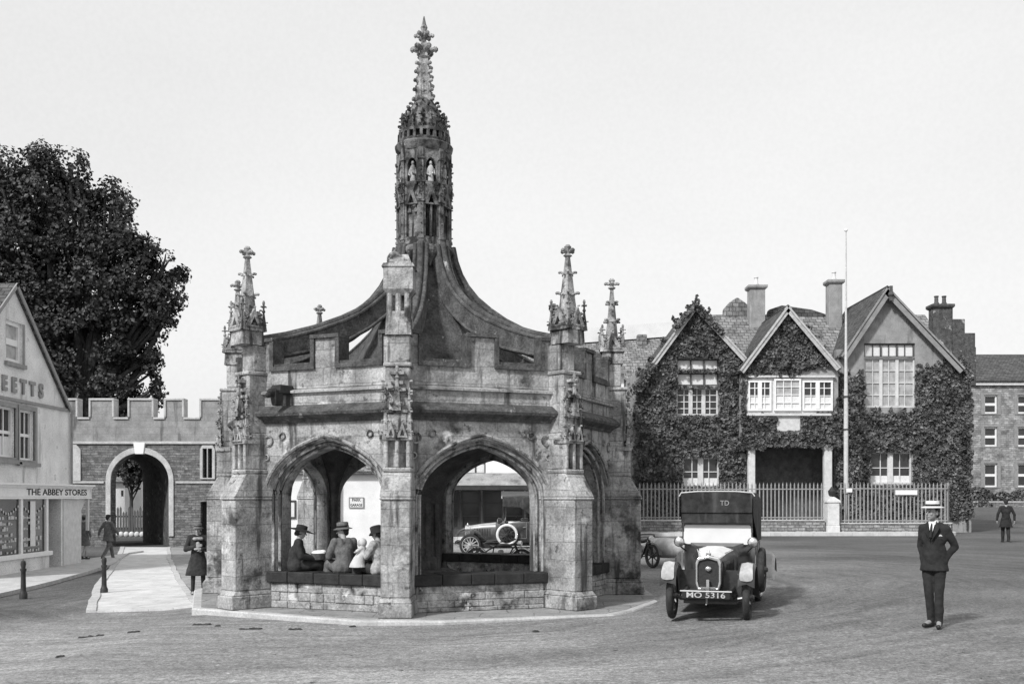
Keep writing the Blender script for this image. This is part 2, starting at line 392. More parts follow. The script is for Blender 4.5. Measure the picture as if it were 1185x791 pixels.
# droppings and wet patches on the road (things with a shape of their own)
def patch(px,py,w,d,h=.03,n=75):
    Y=2.2*F/(py-575); x=PX(px,Y); b=MB()
    for i in range(n):
        a=x+rnd.uniform(-w,w); c=Y+rnd.uniform(-d,d); r=rnd.uniform(.02,.065)
        r*=.5; b.push(T(a,c,g(a,c))).push(RZ(rnd.uniform(0,3))); b.taper((0,0),r*2.4,r*1.5,r*1.2,r,-.01,r*rnd.uniform(.25,.9),(r*.2,0)); b.pop().pop()
    o=b.build('road_dirt',m_dung,smooth=True); o['kind']='stuff'; o['label']='dark droppings trodden on the road surface'
for a in [(105,733,.2,.03),(155,734,.07,.02),(233,729,.13,.05),(252,731,.02,.01),(290,735,.16,.05),(342,736,.08,.02),(408,733,.03,.01),(70,762,.03,.02),(620,742,.03,.01)]: patch(*a)
# ---------------------------------------------------------------- market cross
CX,CY,CZ=-1.82,21.6,-.2
CROSS_RZ=R(-1.2)
cross=thing('market_cross','tall octagonal stone market cross with open arches and crocketed lantern spire','market cross',(CX-.02,CY,CZ),CROSS_RZ)
def arc_pts(hw, zs, za, n=14):        # four-centred arch from right spring over the crown to the left spring
    pts=[]
    rise=za-zs
    for i in range(n+1):
        t=i/n; x=hw*(1-t) if False else hw*math.cos(t*math.pi/2)
        z=zs+rise*(0.80*math.sin(t*math.pi/2)**.9+.20*(1-x/hw)**1.0)
        pts.append((x,z))
    return pts+[(-x,z) for x,z in reversed(pts[:-1])]
RW=3.93; AP=RW*math.cos(R(22.5)); SIDE=2*RW*math.sin(R(22.5))
def crocket(b,x,y,z,dx,dy,s):
    b.push(T(x+dx*s*.6,y+dy*s*.6,z)).push(RZ(math.atan2(dy,dx))); 
    b.ell((0,0,0),s*.62,s*.34,s*.3,6,4,Matrix.Rotation(-.35,3,'Y')); b.ell((s*.42,0,-s*.02),s*.3,s*.36,s*.3,6,4)
    b.pop().pop()
def spirelet(b,x,y,z0,z1,w,tiers,fin=True,ph=0.0,cs=.1):
    b.push(T(x,y,0)).push(RZ(ph))
    h=z1-z0; b.taper((0,0),w,w,w*.22,w*.22,z0,z0+h*.86)
    for k in range(tiers):
        t=(k+.5)/tiers*.78; ww=w*(1-.78*t/.86)/2; z=z0+h*t; s=cs*(1-.3*t)
        for i in range(4):
            a=math.pi/4+i*math.pi/2; crocket(b,ww*math.cos(a)*1.25,ww*math.sin(a)*1.25,z,math.cos(a),math.sin(a),s)
            a=i*math.pi/2; crocket(b,ww*math.cos(a),ww*math.sin(a),z-.04,math.cos(a),math.sin(a),s*.8)
        b.taper((0,0),ww*2.3,ww*2.3,ww*2.0,ww*2.0,z-.04,z+.02)
    if fin:
        zf=z0+h*.86; r=cs*.9
        b.lathe([(r*.5,zf-.03),(r*.95,zf),(r*.45,zf+.04)],8)
        for i in range(4):
            a=i*math.pi/2; crocket(b,r*.25*math.cos(a),r*.25*math.sin(a),zf+.09,math.cos(a),math.sin(a),r*1.2)
        b.lathe([(r*.45,zf+.03),(r*.55,zf+.12),(r*.75,zf+.16),(r*.4,zf+.2),(.01,z1)],8)
    b.pop().pop()
def gablet(b,w,y,z,h,t=.05):              # little gable over a niche on the face y (outward -y)
    b.plate([(-w/2,z),(w/2,z),(0,z+h)],[[(-w*.22,z+.03),(w*.22,z+.03),(0,z+h*.55)]],y-t,y+.02)
    crocket(b,0,y-t/2,z+h+.02,0,-1,.05); 
    for s in (-1,1): crocket(b,s*w*.26,y-t/2,z+h*.5,s,-.3,.045)
def make_pier(k):
    """Pier k: local frame with -y pointing outward, origin at the centre of the cross."""
    a=R(-90+45*k); rz=a+math.pi/2
    pr=bpy.data.objects.new('pier',None)
    b=MB(); w=.5
    def seg(r0,r1,w0,z0,z1,r0t=None,w1=None):
        r0t=r0 if r0t is None else r0t; w1=w1 or w0
        b.add([(-w0/2,-r0,z0),(w0/2,-r0,z0),(w0/2,-r1,z0),(-w0/2,-r1,z0),(-w1/2,-r0t,z1),(w1/2,-r0t,z1),(w1/2,-r1,z1),(-w1/2,-r1,z1)],
              [(0,1,2,3)[::-1],(4,5,6,7),(0,1,5,4),(1,2,6,5),(2,3,7,6),(3,0,4,7)])
    rin=3.5
    seg(4.58,rin,.57,0,.24); seg(4.57,rin,.56,.24,.33,4.5,.49)
    seg(4.5,rin,.49,.33,1.95)
    seg(4.53,rin,.52,1.95,2.0); seg(4.53,rin,.52,2.0,2.42,4.28,.48)     # weathered set-off
    seg(4.30,rin,.48,2.42,2.5)
    seg(4.16,rin,.46,2.5,3.15)                                          # niche stage
    for s in (-1,0,1): b.box(s*.19-.035,s*.19+.035,-4.29,-4.15,2.5,3.02)
    seg(4.2,rin,.42,3.15,4.2); seg(4.24,rin,.48,4.2,4.27); seg(4.1,rin,.4,4.27,4.75)
    # inner respond of the pier, seen through the arches
    b.taper((0,-3.5),.34,.2,.3,.16,0,2.2)
    o=b.build('pier',m_ashlar,cross,bevel=.018,rz=rz)
    # carved canopy
    c=MB()
    for s in (-1,1):
        c.push(T(s*.095,0,0)); gablet(c,.18,-4.29,3.0,.26); c.pop()
    c.box(-.25,.25,-4.31,-4.19,2.96,3.02)
    c.box(-.16,.16,-4.27,-4.19,3.02,3.42)
    for s in (-1,1):
        c.box(s*.235-.02,s*.235+.02,-4.24,-4.0,2.96,3.04)
    for i,(z,ww) in enumerate([(3.42,.36),(3.55,.24),(3.78,.3),(3.9,.2),(4.06,.24)]):
        c.box(-ww/2,ww/2,-4.27-.03*(i%2==0),-4.18,z,z+.05)
    spirelet(c,0,-4.27,3.45,4.1,.15,2,True,0,.05)
    for s in (-1,1):
        spirelet(c,s*.2,-4.24,3.0,3.75,.09,3,True,0,.04)
        for i in range(6):
            z=3.1+i*.17; crocket(c,s*.2,-4.25,z,s,-.3,.055)
    c.build('niche_canopy',m_carved,o,rz=0)
    d=MB()
    d.taper((0,-3.92),.44,.44,.4,.4,4.75,5.15)
    if k==0:
        # the pinnacle over the front pier is a clustered shaft under a square broken block
        for sx in (-1,0,1):
            for sy in (-1,1): d.lathe([(.055,4.75),(.05,5.45)],8,(sx*.15,-3.92+sy*.17))
        d.taper((0,-3.92),.24,.24,.2,.2,5.1,5.5)
        d.taper((0,-3.92),.34,.34,.52,.48,5.42,5.52); d.taper((0,-3.92),.5,.46,.5,.46,5.52,5.9); d.taper((0,-3.92),.56,.5,.5,.46,5.9,5.96)
        d.taper((0,-3.9),.44,.42,.2,.26,5.96,6.14,(.05,.05)); d.ell((-.1,-3.9,6.08),.13,.12,.13,8,6)
    else:
        d.taper((0,-3.92),.5,.5,.5,.5,5.0,5.06)
        for i in range(4):
            d.push(T(0,-3.92,0)).push(RZ(i*math.pi/2)); gablet(d,.36,-.21,5.06,.34); 
            spirelet(d,.21,-.21,5.0,5.42,.09,1,True,0,.04); d.pop().pop()
        spirelet(d,0,-3.92,5.12,6.55,.27,3,True,0,.1)
    if k in (1,7):
        for v in d.v: v.y-=.19
    d.build('pinnacle',m_carved if k!=0 else m_carved,o)
    return o
for k in range(8): make_pier(k)
HW=1.10; ZS=1.95; ZA=2.9
for k in range(8):
    rz=R(45*k+22.5)                      # face normal -y rotated
    sh=SIDE/2
    def wall(hw,za,y0,y1,b):
        arc=arc_pts(hw,ZS,za)
        outer=[(-sh,0),(-hw,0)]+[(x,z) for x,z in reversed(arc)]+[(hw,0),(sh,0),(sh,3.35),(-sh,3.35)]
        b.plate(outer,[],y0,y1)
    b=MB(); wall(HW+.17,ZA+.13,-AP,-AP+.09,b); wall(HW+.09,ZA+.07,-AP+.09,-AP+.18,b); wall(HW,ZA,-AP+.18,-AP+.5,b)
    aw=b.build('arch_wall',m_ashlar,cross,rz=rz,bevel=.01)
    m=MB(); arc=arc_pts(HW+.22,ZS-.02,ZA+.19,16)
    m.tube([(x,-AP-.02,z) for x,z in arc],.035,6)
    for q in (.09,.005): 
        a2=arc_pts(HW+.0+q,ZS,ZA+q*.8,16); m.tube([(HW+q,-AP+.18-q,.66)]+[(x,-AP+.18-q,z) for x,z in a2]+[(-HW-q,-AP+.18-q,.66)],.032,6)
    for s in (-1,1):                     # carved spandrel tracery
        for (x,z,r) in ((s*(HW+.12),3.02,.1),(s*(HW-.18),3.1,.07),(s*(HW+.16),2.72,.06)):
            m.push(T(x,-AP-.005,z)).push(RX(math.pi/2)); m.loft([[(q*math.cos(t*math.pi/6),q*math.sin(t*math.pi/6),h) for t in range(12)] for q,h in ((r,-.02),(r,.03),(r*.72,.03),(r*.7,-.02))],cap=False); m.pop().pop()
    m.build('arch_moulding',m_carved,aw,smooth=50)
    # strings, frieze and parapet
    b=MB()
    def sweep(prof):                     # profile (out,z) closed, mitred on the octagon
        rings=[]
        for s in (-1,1):
            rings.append([((s)*((AP+o)*math.tan(R(22.5))), -(AP+o), z) for o,z in prof])
        n=len(prof); b.add([p for r in rings for p in r],[(i,(i+1)%n,n+(i+1)%n,n+i)[::-1] for i in range(n)])
    sweep([(-.3,3.33),(.05,3.33),(.07,3.38),(.2,3.45),(.22,3.5),(.2,3.54),(.07,3.64),(-.3,3.64)])
    b.build('cornice',m_lichshade,cross,rz=rz); b=MB()  # dark colour also paints the shadow line under the cornice
    sweep([(-.3,3.641),(.03,3.641),(.03,3.84),(.1,3.86),(.1,3.9),(.0,3.93),(-.3,3.93)])
    b.build('frieze',m_ashlar,cross,rz=rz)
    p=MB(); cz=4.33; mt=4.82
    hwp=AP*math.tan(R(22.5))-.02
    c0,c1=.27,1.13
    outer=[(-hwp,3.93),(hwp,3.93),(hwp,mt),(c1,mt),(c1,cz),(c0,cz),(c0,mt),(-c0,mt),(-c0,cz),(-c1,cz),(-c1,mt),(-hwp,mt)]
    p.plate(outer,[],-AP+.0,-AP+.26)
    pp=p.build('parapet',m_ashlar,cross,rz=rz,bevel=.015)
    c=MB()
    for s in (-1,1):
        a,bb=sorted((s*c0,s*c1))
        c.box(a-.05,bb+.05,-AP-.05,-AP+.3,cz-.055,cz+.02); c.box(a,bb,-AP-.02,-AP+.29,cz+.02,cz+.07)
        c.box(a-.05,a+.03,-AP-.045,-AP+.295,cz+.02,mt-.01); c.box(bb-.03,bb+.05,-AP-.045,-AP+.295,cz+.02,mt-.01)
    c.box(-c0-.03,c0+.03,-AP-.055,-AP+.3,mt-.005,mt+.06)
    for s in (-1,1):
        a,bb=sorted((s*(c1-.02),s*(hwp-.03))); c.box(a,bb,-AP-.055,-AP+.3,mt-.005,mt+.06)
    c.build('parapet_coping',m_lichshade,pp)
    # low bench wall, open on the far left side only
    if k!=5:
        q=MB(); q.box(-HW-.1,HW+.1,-AP+.06,-AP+.46,0,.46); 
        z=.0
        while z<.42:
            h_=min(.455-z,rnd.uniform(.07,.19)); h_=h_ if .455-z-h_>.05 else .455-z; e=-HW-.1
            while e<HW+.1:
                w_=min(HW+.1-e,rnd.uniform(.16,.62)); j=rnd.uniform(.0,.035); w_=w_ if HW+.1-e-w_>.06 else HW+.1-e
                q.box(e+.004,e+w_-.004,-AP+.02+j,-AP+.12,z+.004,z+h_-.003); e+=w_
            z+=h_
        bw=q.build('bench_wall',m_bench,cross,rz=rz,bevel=.012)
        q=MB(); n=5; e=-HW-.16
        ws=[rnd.uniform(.8,1.2) for _ in range(n)]; tot=sum(ws)
        for wv in ws:
            L_=wv/tot*(2*HW+.32); q.box(e,e+L_-.006,-AP-.03+rnd.uniform(-.008,.008),-AP+.56,.46,.655+rnd.uniform(-.008,.008)); e+=L_
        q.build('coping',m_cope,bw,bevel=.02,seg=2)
# gargoyle on the front left corner
q=MB(); q.push(RZ(R(-35))); q.taper((0,-3.85),.3,.4,.24,.3,3.84,4.0); q.taper((.04,-4.02),.1,.14,.2,.2,3.62,3.9); q.ell((.04,-4.1,3.86),.08,.13,.07,9,7); q.ell((.04,-4.2,3.8),.05,.07,.05,8,6); q.pop()
q.build('gargoyle',m_cope,cross,bevel=.03,seg=2)
# vaulted ceiling, central pillar
q=MB(); ph=R(22.5*0)
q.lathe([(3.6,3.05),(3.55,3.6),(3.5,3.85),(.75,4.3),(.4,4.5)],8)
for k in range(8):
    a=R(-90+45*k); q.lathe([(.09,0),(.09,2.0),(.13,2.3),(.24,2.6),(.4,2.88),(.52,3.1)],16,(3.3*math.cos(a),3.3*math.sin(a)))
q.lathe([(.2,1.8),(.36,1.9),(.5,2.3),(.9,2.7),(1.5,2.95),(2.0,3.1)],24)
q.build('vault',m_shadestone,cross,smooth=40)  # dark colour carries the shade under the vault
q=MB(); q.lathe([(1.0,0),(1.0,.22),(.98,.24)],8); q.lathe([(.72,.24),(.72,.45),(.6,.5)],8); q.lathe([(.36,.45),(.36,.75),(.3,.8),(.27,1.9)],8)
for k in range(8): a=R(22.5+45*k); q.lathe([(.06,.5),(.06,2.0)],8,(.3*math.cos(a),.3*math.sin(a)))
q.build('central_pillar',m_shadestone,cross,bevel=.02)  # pillar painted dark for the shade inside the cross
# eight flying ribs
top=[(3.85,4.86),(3.3,5.0),(2.68,5.2),(2.05,5.46),(1.7,5.64),(1.38,5.86),(1.1,6.1),(.9,6.35),(.76,6.6),(.66,6.88),(.6,7.18)]
bot=[(3.85,4.5),(3.3,4.6),(2.6,4.78),(2.0,5.02),(1.5,5.3),(1.1,5.6),(.8,5.9),(.6,6.2),(.45,6.6),(.45,7.18)]
for k in range(8):
    b=MB(); poly=[(r,z) for r,z in bot]+[(r,z) for r,z in reversed(top)]
    b.push(RZ(math.pi/2)); b.plate(poly,[],-.14,.14); b.pop()
    # roll mouldings along the crest and flanks
    for off_,rr in ((0,.07),(-.12,.045),(.12,.045)):
        b.push(RZ(math.pi/2)); b.tube([(r,off_,z+(.03 if off_==0 else -.02)) for r,z in top],rr,7); b.pop()
    b.push(RZ(math.pi/2)); b.tube([(r,-.14,z+.05) for r,z in bot[:8]],.035,6); b.tube([(r,.14,z+.05) for r,z in bot[:8]],.035,6); b.pop()
    # crockets on the crest
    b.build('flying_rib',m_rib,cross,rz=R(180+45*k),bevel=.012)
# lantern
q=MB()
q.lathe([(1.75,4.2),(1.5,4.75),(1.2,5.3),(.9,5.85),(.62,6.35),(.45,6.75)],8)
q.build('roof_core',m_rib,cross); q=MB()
q.lathe([(.36,4.3),(.36,6.2),(.42,6.7),(.52,6.95),(.7,7.12),(.74,7.18),(.74,7.24),(.66,7.3),(.6,7.32)],8,ph=R(22.5))
q.lathe([(.34,7.3),(.34,9.35)],8,ph=R(22.5))
lan=q.build('lantern',m_lant,cross,bevel=.012)
q=MB()
for k in range(8):
    q.push(RZ(R(45*k)))
    q.box(-.055,.055,-.64,-.3,7.3,9.35)                                   # corner buttress
    for (z,w,d) in ((7.3,.17,.67),(7.42,.13,.66),(8.2,.16,.67),(8.36,.13,.65),(8.6,.18,.665),(9.1,.17,.665)): q.box(-w/2,w/2,-d,-.4,z,z+.05)
    for i in range(9): crocket(q,0,-.62,7.55+i*.2,0,-1,.045)
    spirelet(q,0,-.63,8.4,8.95,.08,2,True,0,.04)
    q.pop(); q.push(RZ(R(45*k+22.5)))
    ap=.575
    hw=.165
    q.plate([(-.22,8.1),(-hw,8.1),(-hw,8.2),(0,8.48),(hw,8.2),(hw,8.1),(.22,8.1),(.22,8.62),(-.22,8.62)],[],-ap,-ap+.13)
    q.plate([(-.22,8.62),(-.12,8.62),(-.12,9.02),(-.06,9.12),(0,9.15),(.06,9.12),(.12,9.02),(.12,8.62),(.22,8.62),(.22,9.35),(-.22,9.35)],[],-ap,-ap+.13)
    q.plate([(-.22,7.3),(.22,7.3),(.22,7.48),(-.22,7.48)],[],-ap,-ap+.2)
    for x in (-.16,.0,.16):
        if k%2==0 or x: q.box(x-.022,x+.022,-ap-.01,-ap+.06,7.48,8.2)
    if k!=0:
        q.box(-.2,.2,-ap+.07,-ap+.2,7.48,8.3)
        for x in (-.1,.06): q.taper((x+.02,-ap+.05),.1,.05,.01,.03,8.0,8.16)
    q.push(T(0,0,0)); gablet(q,.34,-ap,8.15,.42,.05); q.pop()
    q.box(-.15,.15,-ap-.07,-ap+.1,8.56,8.63); q.taper((0,-ap+.0),.12,.1,.26,.18,8.44,8.56)
    q.pop()
q.build('niche_tier',m_lant,lan,bevel=.006)
for k in range(8):
    q=MB(); q.push(RZ(R(45*k+22.5))); y=-.53
    q.lathe([(.075,8.63),(.06,8.8),(.075,8.93),(.05,8.98),(.03,9.0)],10,(0,y),sq=.75); q.ell((0,y,9.04),.038,.04,.048,8,6)
    q.tube([(-.07,y,8.92),(-.09,y-.02,8.8),(-.03,y-.07,8.76)],.022,6); q.tube([(.07,y,8.92),(.09,y-.02,8.8),(.02,y-.07,8.82)],.022,6)
    q.pop(); q.build('statue',m_kerb if k==0 else m_carved,lan,smooth=60)
q=MB()
q.lathe([(.4,9.3),(.6,9.34),(.66,9.42),(.68,9.5),(.64,9.54),(.6,9.56),(.62,9.6),(.56,9.63),(.5,9.63)],24)
for k in range(24):
    a=2*math.pi*k/24; q.push(RZ(a)); q.taper((0,-.57),.07,.09,.06,.08,9.6,9.74); q.pop()
q.lathe([(.5,9.6),(.48,9.74),(.6,9.74),(.59,9.8),(.5,9.82)],24)
for k in range(16):
    a=2*math.pi*k/16; q.push(RZ(a)); spirelet(q,0,-.52,9.78,9.98,.08,1,True,0,.045); q.pop()
q.lathe([(.52,9.8),(.5,9.93),(.43,10.1),(.35,10.24),(.28,10.34),(.2,10.45)],16)
for ring,(r,z) in enumerate([(.5,9.95),(.44,10.07),(.38,10.18),(.31,10.29),(.24,10.4)]):
    for k in range(8):
        a=2*math.pi*(k+.5*(ring%2))/8; crocket(q,r*math.cos(a),r*math.sin(a),z,math.cos(a),math.sin(a),.09)
q.build('crown',m_lant,lan,smooth=35)
q=MB(); q.taper((0,0),.4,.4,.13,.13,10.25,11.55)
for i,(z,w) in enumerate([(10.42,.26),(10.6,.23),(10.78,.2),(10.95,.17),(11.12,.14)]):
    for k in range(4):
        a=k*math.pi/2+math.pi/4; crocket(q,w*.75*math.cos(a),w*.75*math.sin(a),z,math.cos(a),math.sin(a),.12)
    q.lathe([(w*.8,z-.03),(w*.9,z),(w*.7,z+.03)],8)
q.lathe([(.08,11.2),(.16,11.26),(.08,11.3)],10)
for z,s,r in ((11.42,.19,.08),(11.68,.14,.06)):
    for k in range(6):
        a=k*math.pi/3; crocket(q,r*math.cos(a),r*math.sin(a),z,math.cos(a),math.sin(a),s)
    q.ell((0,0,z),r*1.7,r*1.7,r*1.5,10,7)
q.lathe([(.05,11.5),(.05,11.75),(.085,11.83),(.05,11.9),(.01,12.05)],8)
q.build('spire',m_carved,lan,smooth=35)

def zmap(z):
    K=[(-9,-9),(6.2,6.2),(7.18,7.04),(9.35,9.14),(9.63,9.4),(10.3,10.12),(12.05,12.05),(20,20)]
    for (a,b_),(c,d_) in zip(K,K[1:]):
        if a<=z<=c: return b_+(d_-b_)*(z-a)/(c-a)
for o in [lan]+list(lan.children):
    for v in o.data.vertices:
        k=1-.1*sm((v.co.z-6.6)/.5); v.co.x*=k; v.co.y*=k; v.co.z=zmap(v.co.z)
# ---------------------------------------------------------------- windows etc. (local frame: facade in XZ, outside is -y)
def window(parent, x0,x1,z0,z1, y, cols=2, rows=2, sash=True, fm=None, gm=None, depth=.12, fw=.06, bar=.025, curtain=None, sill=None, name='window', bays=1, label=None, mull=.07):
    fm=fm or m_white; gm=gm or m_glass
    b=MB(); b.box(x0,x0+fw,y,y+depth,z0,z1); b.box(x1-fw,x1,y,y+depth,z0,z1); b.box(x0+fw,x1-fw,y,y+depth,z0,z0+fw); b.box(x0+fw,x1-fw,y,y+depth,z1-fw,z1)
    bw=(x1-x0-2*fw)/bays
    for k in range(bays):
        a=x0+fw+k*bw; c=a+bw
        if k: b.box(a-mull/2,a+mull/2,y-.012,y+depth,z0+fw,z1-fw)
        for i in range(1,cols): 
            xx=a+(c-a)*i/cols; b.box(xx-bar/2,xx+bar/2,y+.03,y+.07,z0+fw,z1-fw)
        for j in range(1,rows):
            zz=z0+(z1-z0)*j/rows; t=bar*1.7 if (sash and j*2==rows) else bar/2*1.0; b.box(a,c,y+.027,y+.073,zz-t/2-bar/4,zz+t/2+bar/4)
    w=b.build(name,fm,parent)
    if label: w['label']=label
    p=MB(); p.box(x0+fw*.5,x1-fw*.5,y+.08,y+.1,z0+fw*.5,z1-fw*.5); p.build('pane',gm,w)
    if curtain:
        c0,c1,mt=curtain; q=MB(); n=int((x1-x0)/.06)+2; rings=[]
        vs=[]; 
        for i in range(n+1):
            x=x0+fw+(x1-x0-2*fw)*i/n; yy=y+.076+.0015*(i%2)
            vs+=[(x,yy,z0+(z1-z0)*c0),(x,yy,z0+(z1-z0)*c1)]
        q.add(vs,[(2*i,2*i+2,2*i+3,2*i+1) for i in range(n)]); q.build('curtain',mt,w)
    if sill is not None:
        s=MB(); s.box(x0-.08,x1+.08,y-sill,y+.05,z0-.1,z0-.003); s.build('sill',m_kerb,w)
    return w
def rect(x0,x1,z0,z1): return [(x0,z0),(x1,z0),(x1,z1),(x0,z1)]
def roof_slab(b, p0,p1,p2,p3, t=.12):      # four corners, thickness downwards along the normal
    p=[Vector(q) for q in (p0,p1,p2,p3)]; n=(p[1]-p[0]).cross(p[3]-p[0]).normalized()
    if n.z<0: n=-n
    b.add([q for q in p]+[q-n*t for q in p],[(0,1,2,3),(7,6,5,4),(0,4,5,1),(1,5,6,2),(2,6,7,3),(3,7,4,0)])
def chimney(parent,x,y,z0,z1,w,d,mt,pots=1,pm=None,name='chimney',cap=.12):
    b=MB(); b.box(x-w/2,x+w/2,y-d/2,y+d/2,z0,z1-.25); b.taper((x,y),w+.02,d+.02,w+2*cap,d+2*cap,z1-.25,z1-.15); b.box(x-w/2-cap,x+w/2+cap,y-d/2-cap,y+d/2+cap,z1-.15,z1)
    c=b.build(name,mt,parent,bevel=.02)
    for i in range(pots):
        q=MB(); xx=x+(i-(pots-1)/2)*.42; q.lathe([(.14,z1),(.15,z1+.1),(.11,z1+.15),(.1,z1+.42),(.13,z1+.45),(.12,z1+.5),(.08,z1+.5),(.08,z1+.3)],12,(xx,y)); q.build('chimney_pot',pm or mt,c,smooth=40)
    return c
def leaves(name,mat_,pts,size,parent=None,flat=None):
    """one mesh of small bent leaf faces; pts = (position, outward normal)"""
    b=MB(); V=b.v; Fc=b.f
    for p,n in pts:
        s=size*rnd.uniform(.45,1.6)
        nn=(Vector(n)+Vector((rnd.gauss(0,.55),rnd.gauss(0,.55),rnd.gauss(0,.55)))).normalized()
        t=nn.cross(Vector((rnd.gauss(0,1),rnd.gauss(0,1),rnd.gauss(0,1)))).normalized(); u=nn.cross(t)
        i=len(V); p=Vector(p)
        V += [p-t*s*.5, p-u*s*.42+nn*s*.1, p+t*s*.55, p+u*s*.42+nn*s*.1]
        Fc += [(i,i+1,i+2),(i,i+2,i+3)]; b.mi+=[0,0]
    return b.build(name,mat_,parent)
# ---------------------------------------------------------------- the ivy-clad house (right)
HY=53.0
house=thing('ivy_clad_house','long ivy covered stone house with three front gables and mullioned windows','house',(0,HY,0))
def hx(px,dy=0): return PX(px,HY+dy)
def hz(py,dy=0): return PZ(py,HY+dy)
def opening(a,b_,t,bo,dy=0): return (hx(a,dy),hx(b_,dy),hz(bo,dy),hz(t,dy))
W_=dict(
 lg_top=opening(783,832,415,428), lg_mid=opening(783,832,431,446), lg_main=opening(783,831,449,480), lg_low=opening(790,832,529,562),
 rg_top=opening(1000,1059,397,413), rg_main=opening(1000,1059,414,471), rg_low=opening(1007,1055,523,559))
x0,x1=hx(733),hx(1124)
zg=0.0
def gab(pts): return [(hx(a),hz(b_)) for a,b_ in pts]
# front walls: left block, centre block (a little in front), right block
b=MB(); b.plate([(x0,zg),(hx(864),zg),(hx(864),hz(423))]+gab([(806,354),(752,424),(741,424)])+[(x0,hz(432))],[rect(*[W_[k][i] for i in range(4)]) for k in ('lg_top','lg_mid','lg_main','lg_low')],0,.4)
b.build('wall',m_greyrend,house)
b=MB(); b.plate([(hx(968),zg),(x1,zg),(x1,hz(432)),(hx(1113),hz(426))]+gab([(1027,334),(977,404)])+[(hx(968),hz(404))],[rect(*W_['rg_top']),rect(*W_['rg_main']),rect(*W_['rg_low'])],0,.4)
b.build('wall',m_greyrend,house)
# centre: upper storey over an open porch
cz=hz(515,-.7)
wb=opening(865,965,436,478,-.85)
b=MB(); b.plate([(hx(858,-.7),cz),(hx(970,-.7),cz),(hx(970,-.7),hz(424,-.7))]+[(hx(912,-.7),hz(356,-.7))]+[(hx(858,-.7),hz(426,-.7))],[],-.7,-.4)
b.box(hx(858,-.7),hx(860,-.7),-.4,.2,cz,hz(430,-.7)); b.box(hx(968,-.7),hx(970,-.7),-.4,.2,cz,hz(430,-.7))
b.box(hx(860,-.7),hx(968,-.7),-.4,.3,cz,cz+.15)
b.build('wall',m_greyrend,house)
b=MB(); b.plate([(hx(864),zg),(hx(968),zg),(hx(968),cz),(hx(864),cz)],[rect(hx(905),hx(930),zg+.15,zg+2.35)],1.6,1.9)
b.box(hx(864)-.3,hx(864),.4,1.9,zg,cz); b.box(hx(968),hx(968)+.3,.4,1.9,zg,cz)
b.build('porch_back_wall',m_shadestone,house)  # wall colour darkened to paint the shade inside the porch
d=MB(); d.box(hx(905),hx(930),1.68,1.76,zg+.1,zg+2.35)
for i in range(6): d.box(hx(905)+.05+i*.19,hx(905)+.2+i*.19,1.655,1.68,zg+.2,zg+2.3)
d.build('door',m_wood,house)
for pxa,pxb in ((866,874),(954,963)):
    b=MB(); xa,xb=hx(pxa,-.7),hx(pxb,-.7); b.box(xa,xb,-.72,-.4,.2,cz-.22); b.box(xa-.05,xb+.05,-.77,-.35,0,.25); b.taper(((xa+xb)/2,-.56),xb-xa+.02,.34,xb-xa+.2,.5,cz-.24,cz-.05)
    b.build('porch_post',m_cream,house,bevel=.02)
b=MB(); b.box(hx(862,-.7),hx(967,-.7),-.78,-.42,cz-.06,cz+.16); b.build('porch_beam',m_wood,house)
b=MB(); b.box(hx(898,-.7),hx(926,-.7),-.76,-.69,hz(499,-.7),hz(480,-.7)); b.build('stone_tablet',m_cream,house,bevel=.02)
# windows
def hw(k,cols,rows,bays,gm=None,**kw):
    a=W_[k]; return window(house,a[0],a[1],a[2],a[3],.1,cols,rows,False,kw.pop('fm',m_cream),gm,bays=bays,fw=.07,bar=.045,**kw)
hw('lg_top',1,1,3,m_curtain,fm=m_wood); hw('lg_mid',1,1,3,m_curtain,fm=m_wood); hw('lg_main',2,4,3,mull=.2); hw('lg_low',2,2,2,mull=.28,curtain=(0,.28,m_curtain))
hw('rg_top',2,1,3,m_curtain,fm=m_wood); hw('rg_main',2,4,3,m_glassL,mull=.16); hw('rg_low',2,2,2,mull=.28,curtain=(0,.25,m_curtain))
for a,b_,op in ((866,893,0),(896,927,1),(929,964,0)):
    x_,y_,z_,w_=opening(a,b_,438 if op else 440,475,-.85)
    ww=window(house,x_,y_,z_,w_,-.86 if op else -.83,2+(a==896),4,False,m_white,m_glassL if op else m_glass,bays=1 if op else 2,fw=.09,bar=.04,curtain=(0,.48,m_curtain),mull=.2,label='white lattice casement with lace half curtain under the centre gable')
b=MB(); b.box(wb[0]-.05,wb[1]+.05,-.9,-.4,wb[2]-.12,wb[2]-.002); b.box(wb[0]-.05,wb[1]+.05,-.9,-.5,wb[3]-.02,wb[3]+.08); b.box(wb[0],wb[1],-.74,-.69,wb[2],wb[3]-.021); b.build('window_ledge',m_cream,house)
b=MB(); b.box(hx(1003),hx(1056),-.0,.0-.06,hz(561.5),hz(559.2)); b.build('sill',m_kerb,house)
